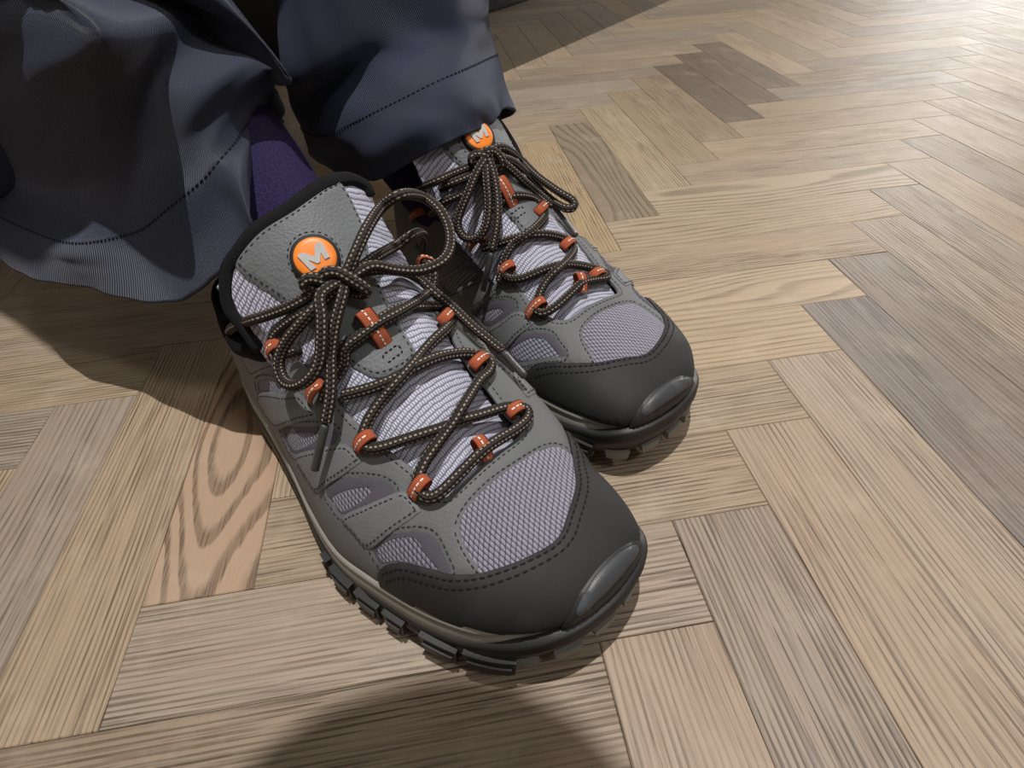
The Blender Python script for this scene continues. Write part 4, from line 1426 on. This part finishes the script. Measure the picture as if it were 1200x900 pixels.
# trouser legs: rings from hem to hip, in mm
TROUSER = {'L': [[[-25.0, 251.7, 149.6], [-7.1, 268.6, 148.3], [5.1, 286.8, 152.0], [19.0, 341.1, 130.0], [0.2, 401.8, 104.0], [-41.2, 449.5, 84.0], [-97.6, 463.1, 76.0],
        [-139.4, 443.6, 80.0], [-151.2, 399.6, 95.0], [-115.7, 325.0, 104.0], [-85.9, 275.9, 118.0], [-50.9, 247.4, 142.1]],
       [[-30.9, 258.1, 162.0], [-13.0, 267.2, 164.0], [5.9, 314.7, 159.0], [13.8, 354.2, 146.0], [-1.1, 408.0, 122.0], [-41.5, 453.9, 104.0], [-96.9, 465.9, 96.0],
        [-139.4, 443.6, 98.0], [-146.1, 374.6, 110.0], [-119.2, 329.7, 116.0], [-88.8, 278.9, 136.0], [-56.6, 249.5, 157.5]],
       [[-37.5, 275.8, 174.0], [-15.4, 297.1, 175.0], [5.7, 344.5, 169.0], [8.8, 362.9, 164.0], [-3.1, 411.5, 142.0], [-39.8, 454.9, 124.0], [-93.1, 463.4, 116.0],
        [-136.4, 438.4, 118.0], [-146.3, 372.2, 126.0], [-122.3, 323.0, 134.0], [-90.1, 292.7, 152.0], [-60.9, 275.8, 166.0]],
       [[-37.4, 319.8, 186.0], [-14.5, 319.6, 190.0], [3.6, 349.7, 188.0], [7.5, 369.1, 190.0], [-5.8, 412.2, 172.0], [-38.5, 448.8, 158.0], [-85.4, 454.0, 152.0],
        [-127.0, 430.0, 152.0], [-144.5, 362.5, 152.0], [-119.0, 329.2, 160.0], [-91.9, 314.2, 172.0], [-64.4, 312.5, 181.0]],
       [[-41.6, 333.3, 202.0], [-15.0, 324.7, 206.0], [2.6, 355.7, 203.0], [5.5, 372.5, 216.0], [-8.6, 412.9, 206.0], [-38.2, 444.3, 198.0], [-81.4, 447.1, 194.0],
        [-116.8, 424.3, 192.0], [-138.2, 340.1, 180.0], [-115.5, 309.7, 184.0], [-92.7, 307.3, 193.0], [-68.1, 319.4, 198.0]],
       [[-38.7, 333.1, 262.0], [-16.8, 355.1, 262.0], [-8.7, 385.1, 262.0], [-16.8, 415.1, 262.0], [-38.7, 437.1, 262.0], [-68.7, 445.1, 262.0], [-98.7, 437.1, 262.0],
        [-120.7, 415.1, 262.0], [-128.7, 385.1, 262.0], [-120.7, 355.1, 262.0], [-98.7, 333.1, 262.0], [-68.7, 325.1, 262.0]],
       [[-39.5, 330.4, 310.0], [-17.0, 353.6, 310.0], [-9.5, 385.8, 310.0], [-18.8, 418.6, 310.0], [-42.5, 443.0, 310.0], [-74.2, 452.6, 310.0], [-105.5, 444.7, 310.0],
        [-127.9, 421.6, 310.0], [-135.5, 389.3, 310.0], [-126.2, 356.6, 310.0], [-102.5, 332.1, 310.0], [-70.7, 322.6, 310.0]],
       [[-38.2, 324.2, 390.0], [-14.4, 349.1, 390.0], [-6.7, 384.0, 390.0], [-17.0, 419.6, 390.0], [-42.7, 446.3, 390.0], [-76.8, 457.1, 390.0], [-110.2, 448.9, 390.0],
        [-134.0, 424.1, 390.0], [-141.7, 389.2, 390.0], [-131.4, 353.6, 390.0], [-105.7, 326.8, 390.0], [-71.6, 316.1, 390.0]],
       [[-35.9, 316.3, 480.0], [-10.8, 342.8, 477.3], [-2.9, 380.4, 470.0], [-14.3, 418.8, 460.0], [-41.9, 447.9, 450.0], [-78.4, 459.8, 442.7], [-113.9, 451.4, 440.0],
        [-139.0, 424.8, 442.7], [-146.9, 387.3, 450.0], [-135.6, 348.8, 460.0], [-107.9, 319.8, 470.0], [-71.5, 307.8, 477.3]],
       [[-51.7, 339.5, 560.0], [-25.3, 365.9, 553.3], [-15.7, 401.9, 535.0], [-25.3, 437.9, 510.0], [-51.7, 464.2, 485.0], [-87.7, 473.9, 466.7], [-123.7, 464.2, 460.0],
        [-150.0, 437.9, 466.7], [-159.7, 401.9, 485.0], [-150.0, 365.9, 510.0], [-123.7, 339.5, 535.0], [-87.7, 329.9, 553.3]],
       [[-105.4, 428.6, 620.0], [-73.9, 452.1, 610.0], [-55.4, 477.1, 582.5], [-54.8, 497.1, 545.0], [-72.4, 506.5, 507.5], [-103.3, 503.1, 480.0],
        [-139.4, 487.5, 470.0], [-170.9, 464.1, 480.0], [-189.4, 439.0, 507.5], [-189.9, 419.1, 545.0], [-172.4, 409.6, 582.5], [-141.4, 413.1, 610.0]],
       [[-175.1, 545.4, 632.0], [-140.2, 566.8, 621.3], [-115.6, 584.4, 592.0], [-108.1, 593.3, 552.0], [-119.6, 591.3, 512.0], [-147.1, 578.8, 482.7],
        [-183.1, 559.2, 472.0], [-218.1, 537.8, 482.7], [-242.6, 520.3, 512.0], [-250.1, 511.3, 552.0], [-238.6, 513.3, 592.0], [-211.2, 525.8, 621.3]],
       [[-305.6, 763.4, 648.0], [-266.9, 786.3, 636.5], [-239.1, 804.1, 605.0], [-229.7, 811.8, 562.0], [-241.1, 807.5, 519.0], [-270.4, 792.3, 487.5],
        [-309.6, 770.3, 476.0], [-348.3, 747.3, 487.5], [-376.1, 729.6, 519.0], [-385.5, 721.8, 562.0], [-374.1, 726.1, 605.0], [-344.8, 741.3, 636.5]]],
 'R': [[[-135.6, 168.0, 157.0], [-141.6, 161.9, 143.0], [-171.9, 167.2, 118.0], [-208.9, 183.5, 100.0], [-269.3, 226.6, 91.0], [-323.2, 258.2, 89.0],
        [-364.9, 309.8, 84.0], [-334.2, 339.0, 66.0], [-270.8, 344.9, 60.0], [-204.6, 329.4, 84.0], [-139.0, 279.8, 141.0], [-148.7, 274.6, 161.0]],
       [[-138.4, 179.3, 166.0], [-150.4, 177.7, 152.0], [-179.2, 182.3, 132.0], [-213.8, 198.8, 114.0], [-269.9, 231.4, 104.0], [-325.8, 271.0, 101.0],
        [-362.2, 312.9, 98.0], [-329.8, 339.7, 82.0], [-267.2, 345.0, 78.0], [-201.2, 328.1, 100.0], [-138.6, 283.3, 152.0], [-144.3, 263.4, 168.0]],
       [[-145.9, 195.5, 173.0], [-160.2, 188.3, 163.0], [-187.7, 193.9, 147.0], [-220.6, 213.1, 129.0], [-273.5, 238.9, 116.0], [-334.3, 292.2, 112.0],
        [-356.8, 315.6, 112.0], [-324.2, 338.8, 98.0], [-261.6, 344.0, 96.0], [-196.1, 324.4, 116.0], [-136.2, 275.4, 162.0], [-139.4, 252.7, 175.0]],
       [[-142.0, 210.9, 187.0], [-161.3, 200.5, 179.0], [-193.1, 207.6, 164.0], [-238.0, 235.5, 147.0], [-297.6, 288.1, 132.0], [-354.3, 339.3, 130.0],
        [-338.9, 311.1, 140.0], [-306.8, 331.5, 132.0], [-247.5, 334.5, 130.0], [-186.4, 314.1, 144.0], [-132.2, 255.6, 178.0], [-129.8, 238.5, 189.0]],
       [[-134.5, 222.8, 201.0], [-151.7, 210.9, 201.0], [-172.5, 210.5, 200.0], [-191.4, 198.2, 200.0], [-224.0, 222.3, 200.0], [-271.0, 268.9, 200.0],
        [-312.1, 308.1, 190.0], [-281.0, 322.9, 184.0], [-233.8, 322.1, 176.0], [-182.2, 304.8, 176.0], [-127.4, 252.8, 188.0], [-122.8, 231.8, 197.0]],
       [[-131.6, 251.7, 209.0], [-153.5, 280.8, 214.0], [-165.4, 253.2, 223.0], [-167.2, 195.2, 229.0], [-173.2, 177.6, 232.0], [-210.2, 221.8, 235.0],
        [-280.3, 284.1, 226.0], [-258.9, 309.1, 222.0], [-221.2, 311.4, 214.0], [-175.2, 295.0, 208.0], [-119.6, 231.2, 200.0], [-119.6, 228.4, 206.0]],
       [[-173.5, 237.4, 258.0], [-198.5, 229.4, 258.0], [-226.1, 236.7, 258.0], [-249.0, 257.3, 258.0], [-260.9, 285.6, 258.0], [-258.8, 314.1, 258.0],
        [-243.0, 335.2, 258.0], [-218.0, 343.1, 258.0], [-190.4, 335.8, 258.0], [-167.5, 315.3, 258.0], [-155.6, 286.9, 258.0], [-157.8, 258.4, 258.0]],
       [[-173.5, 237.4, 310.0], [-201.3, 228.1, 310.0], [-231.5, 235.3, 310.0], [-256.2, 257.1, 310.0], [-268.6, 287.5, 310.0], [-265.5, 318.5, 310.0],
        [-247.7, 341.7, 310.0], [-219.9, 350.9, 310.0], [-189.6, 343.7, 310.0], [-164.9, 322.0, 310.0], [-152.5, 291.6, 310.0], [-155.6, 260.6, 310.0]],
       [[-170.7, 236.9, 390.0], [-202.2, 226.0, 390.0], [-236.1, 233.3, 390.0], [-263.4, 256.8, 390.0], [-276.7, 290.3, 390.0], [-272.5, 324.8, 390.0],
        [-251.9, 351.0, 390.0], [-220.3, 361.9, 390.0], [-186.4, 354.6, 390.0], [-159.1, 331.1, 390.0], [-145.8, 297.6, 390.0], [-150.0, 263.1, 390.0]],
       [[-171.4, 241.3, 480.0], [-205.8, 229.3, 477.3], [-242.8, 237.1, 470.0], [-272.5, 262.7, 460.0], [-286.9, 299.1, 450.0], [-282.1, 336.6, 442.7],
        [-259.5, 365.2, 440.0], [-225.1, 377.2, 442.7], [-188.1, 369.4, 450.0], [-158.4, 343.8, 460.0], [-144.0, 307.4, 470.0], [-148.8, 269.9, 477.3]],
       [[-191.6, 266.2, 560.0], [-227.1, 252.4, 553.3], [-264.1, 257.6, 535.0], [-292.4, 280.4, 510.0], [-304.6, 314.6, 485.0], [-297.4, 351.2, 466.7],
        [-272.7, 380.3, 460.0], [-237.1, 394.1, 466.7], [-200.2, 389.0, 485.0], [-171.8, 366.2, 510.0], [-159.6, 331.9, 535.0], [-166.8, 295.3, 553.3]],
       [[-259.5, 348.0, 620.0], [-294.8, 328.5, 610.0], [-325.8, 321.7, 582.5], [-344.4, 329.3, 545.0], [-345.5, 349.4, 507.5], [-328.9, 376.5, 480.0],
        [-299.0, 403.4, 470.0], [-263.7, 422.9, 480.0], [-232.7, 429.7, 507.5], [-214.1, 422.1, 545.0], [-212.9, 402.0, 582.5], [-229.6, 374.9, 610.0]],
       [[-347.9, 444.6, 632.0], [-383.6, 420.6, 621.3], [-410.9, 404.7, 592.0], [-422.6, 401.3, 552.0], [-415.6, 411.2, 512.0], [-391.6, 431.8, 482.7],
        [-357.2, 457.6, 472.0], [-321.6, 481.7, 482.7], [-294.2, 497.6, 512.0], [-282.5, 501.0, 552.0], [-289.6, 491.1, 592.0], [-313.5, 470.4, 621.3]],
       [[-496.5, 601.6, 648.0], [-535.1, 574.8, 636.5], [-564.0, 556.0, 605.0], [-575.4, 550.3, 562.0], [-566.3, 559.3, 519.0], [-539.1, 580.4, 487.5],
        [-501.1, 608.1, 476.0], [-462.5, 634.9, 487.5], [-433.6, 653.7, 519.0], [-422.2, 659.3, 562.0], [-431.3, 650.4, 605.0], [-458.5, 629.3, 636.5]]]}
# ---------------------------------------------------------------- the seated person: trousers and socks
def closed_net(net, nu, nv):
    net = np.asarray(net, float)
    ext = np.concatenate([net[:, -2:], net, net[:, :3]], axis=1)
    a = catmull(net, np.linspace(0, net.shape[0] - 1, nu))
    a = np.concatenate([a[:, -2:], a, a[:, :3]], axis=1)
    q = np.linspace(2, 2 + net.shape[1], nv)
    return catmull(a.transpose(1, 0, 2), q).transpose(1, 0, 2)


person = thing('person', 'seated person in wide dark navy trousers and purple socks, only the lower legs showing', 'person', (-0.12, 0.3, 0))


def unparent_shift(o):
    o.location = -person.location


for key in 'RL':
    net = np.array(TROUSER[key])
    P = closed_net(net, 150, 181)
    # gentle creases
    nu, nv = P.shape[:2]
    ii, jj = np.meshgrid(np.arange(nu), np.arange(nv), indexing='ij')
    sh = Sheet(P)
    ph = 2 * math.pi * jj / (nv - 1)
    amp = np.clip((ii - 4) / 30.0, 0, 1)
    w = amp * (1.3 * np.sin(3 * ph + ii * 0.16 + (1 if key == 'L' else 0)) + 0.9 * np.sin(5 * ph - ii * 0.23) + 0.5 * np.sin(9 * ph + ii * 0.4))
    edge = (0.6 * np.sin(11 * ph) + 0.5 * np.sin(23 * ph + 1)) * np.clip(1 - ii / 8.0, 0, 1)
    cen = P.mean(axis=1, keepdims=True)
    out = (P - cen)
    out /= np.maximum(np.linalg.norm(out, axis=2, keepdims=True), 1e-6)
    P = P + out * (w + edge)[..., None]
    sh = Sheet(P)
    sgn = 1.0 if np.sum(sh.N * out) > 0 else -1.0
    sh.N *= sgn
    leg = sheet_mesh('trouser_leg', P, 'navy_twill', person, 0.1, closed_v=True, flip=(sgn < 0))
    unparent_shift(leg)
    so = leg.modifiers.new('cloth', 'SOLIDIFY')
    so.thickness = 0.0016
    so.offset = -1
    # hem seam: a line of stitches in a shallow channel
    st = Acc()
    row = 2.0 / (net.shape[0] - 1)
    vv = np.linspace(0, 1, 900)
    p = sh.pos(np.full_like(vv, row), vv, 0.25)
    d = np.concatenate([[0], np.cumsum(np.linalg.norm(np.diff(p, axis=0), axis=1))])
    s = 0.0
    while s + 2.6 < d[-1]:
        a = [np.interp(s, d, p[:, k]) for k in range(3)]
        b = [np.interp(s + 2.4, d, p[:, k]) for k in range(3)]
        a, b = np.array(a), np.array(b)
        t = (b - a) / np.linalg.norm(b - a)
        nq = sh._s(sh.N, np.array([row]), np.array([np.interp(s, d, vv)]))[0]
        q = np.cross(nq, t)
        V = [a - q * 0.35, a + q * 0.35, b + q * 0.35, b - q * 0.35, (a + b) / 2 + nq * 0.5 + q * 0.5, (a + b) / 2 + nq * 0.5 - q * 0.5]
        st.add(V, [(0, 1, 4, 5), (2, 3, 5, 4), (1, 2, 4), (3, 0, 5)])
        s += 3.4
    so2 = st.make('hem_stitching', 'thread_navy', leg, kind='stuff')
    # sock
    o, dd, nn = shoe_frame(key)
    side = SHOES[key]['side']
    rows = []
    for (x, y, z, a, b, tilt) in ((-202, 5, 78, 42, 33, -6), (-228, 8, 101, 41, 35, -12), (-260, 14, 128, 37, 35, -18), (-298, 20, 158, 32, 32, -16),
                                  (-344, 16, 205, 27, 29, -8), (-352, 5, 270, 28, 30, 0)):
        ring = []
        for i in range(16):
            an = 2 * math.pi * i / 16
            lx, ly, lz = x + a * math.cos(an), y * side + b * math.sin(an), z - tilt * math.cos(an)
            g = o + dd * lx + nn * ly
            ring.append((g[0], g[1], lz))
        rows.append(ring)
    SP = closed_net(rows, 60, 81)
    jj, ii = np.meshgrid(np.arange(81), np.arange(60))
    sk = Sheet(SP)
    c = SP.mean(axis=1, keepdims=True)
    ou = SP - c
    sg = 1.0 if np.sum(sk.N * ou) > 0 else -1.0
    SP = SP + sk.N * sg * (0.35 * np.sin(jj * 2 * math.pi * 40 / 80))[..., None]
    s = sheet_mesh('sock', SP, 'sock_knit', person, 0.1, closed_v=True, flip=(sg < 0))
    unparent_shift(s)
# ---------------------------------------------------------------- the bench the person sits on
bench = thing('bench', 'black bench behind the trouser legs, its base just showing at the top edge', 'bench', (-0.25, 0.9, 0), math.pi / 4)


def bev_box(name, x0, x1, y0, y1, z0, z1, mat, parent, b=0.012, seg=3):
    bm = bmesh.new()
    bmesh.ops.create_cube(bm, size=1.0)
    for v in bm.verts:
        v.co = Vector((x0 if v.co.x < 0 else x1, y0 if v.co.y < 0 else y1, z0 if v.co.z < 0 else z1))
    bmesh.ops.bevel(bm, geom=bm.edges[:], offset=b, segments=seg, affect='EDGES')
    me = bpy.data.meshes.new(name)
    bm.to_mesh(me)
    bm.free()
    me.polygons.foreach_set('use_smooth', [True] * len(me.polygons))
    me.materials.append(MAT[mat])
    return link(name, me, parent)


# local x runs along the bench, local y away from the room
bev_box('seat', -0.75, 1.05, -0.29, 0.32, 0.385, 0.46, 'black_vinyl', bench, 0.02)
bev_box('base', -0.70, 1.00, 0.136, 0.30, 0.0, 0.385, 'black_vinyl', bench, 0.004)
bev_box('backrest', -0.75, 1.05, 0.30, 0.38, 0.0, 0.95, 'black_vinyl', bench, 0.02)
# ---------------------------------------------------------------- the crouching person who holds the camera phone, unseen, added for the foreground shadow
def skin_body(name, joints, bones, mat, parent, root=0):
    me = bpy.data.meshes.new(name)
    me.from_pydata([j[0] for j in joints], bones, [])
    o = link(name, me, parent)
    o.modifiers.new('skin', 'SKIN')
    lay = me.skin_vertices[0].data if me.skin_vertices else None
    if lay is None:
        bm = bmesh.new()
        bm.from_mesh(me)
        bm.verts.layers.skin.verify()
        bm.to_mesh(me)
        bm.free()
        lay = me.skin_vertices[0].data
    for k, (p, r) in enumerate(joints):
        lay[k].radius = (r, r)
        lay[k].use_root = (k == root)
    o.modifiers['skin'].use_smooth_shade = True
    sb = o.modifiers.new('sub', 'SUBSURF')
    sb.levels = sb.render_levels = 2
    me.materials.append(MAT[mat])
    return o


plain('dark_jacket', srgb(44, 46, 50), 0.9, 0.2)
plain('phone_glass', srgb(18, 18, 20), 0.2, 0.5)
snapper = thing('person', 'crouching person in a dark jacket leaning over the camera, unseen, added to cast the near floor shadow', 'person', (0.300, -0.962, 0))
J = [((0.00, 0.00, 0.42), 0.14), ((-0.06, 0.20, 0.58), 0.135), ((-0.14, 0.42, 0.72), 0.14), ((-0.21, 0.60, 0.80), 0.10),
     ((-0.26, 0.73, 0.82), 0.055), ((-0.30, 0.82, 0.81), 0.062), ((-0.33, 0.90, 0.80), 0.085), ((-0.345, 0.965, 0.785), 0.075), ((-0.35, 1.01, 0.765), 0.045),
     ((-0.33, 0.40, 0.70), 0.062), ((-0.46, 0.56, 0.48), 0.046), ((-0.42, 0.80, 0.29), 0.034),
     ((0.02, 0.46, 0.70), 0.062), ((-0.05, 0.60, 0.46), 0.046), ((-0.24, 0.79, 0.285), 0.034),
     ((-0.10, -0.04, 0.36), 0.10), ((-0.32, 0.20, 0.42), 0.075), ((-0.28, 0.00, 0.08), 0.05), ((-0.33, 0.14, 0.04), 0.04),
     ((0.10, 0.04, 0.36), 0.10), ((0.02, 0.34, 0.42), 0.075), ((0.06, 0.12, 0.08), 0.05), ((0.00, 0.26, 0.04), 0.04)]
B = [(0, 1), (1, 2), (2, 3), (3, 4), (4, 5), (5, 6), (6, 7), (7, 8), (2, 9), (9, 10), (10, 11), (2, 12), (12, 13), (13, 14), (0, 15), (15, 16), (16, 17),
     (17, 18), (0, 19), (19, 20), (20, 21), (21, 22)]
skin_body('body', J, B, 'dark_jacket', snapper)
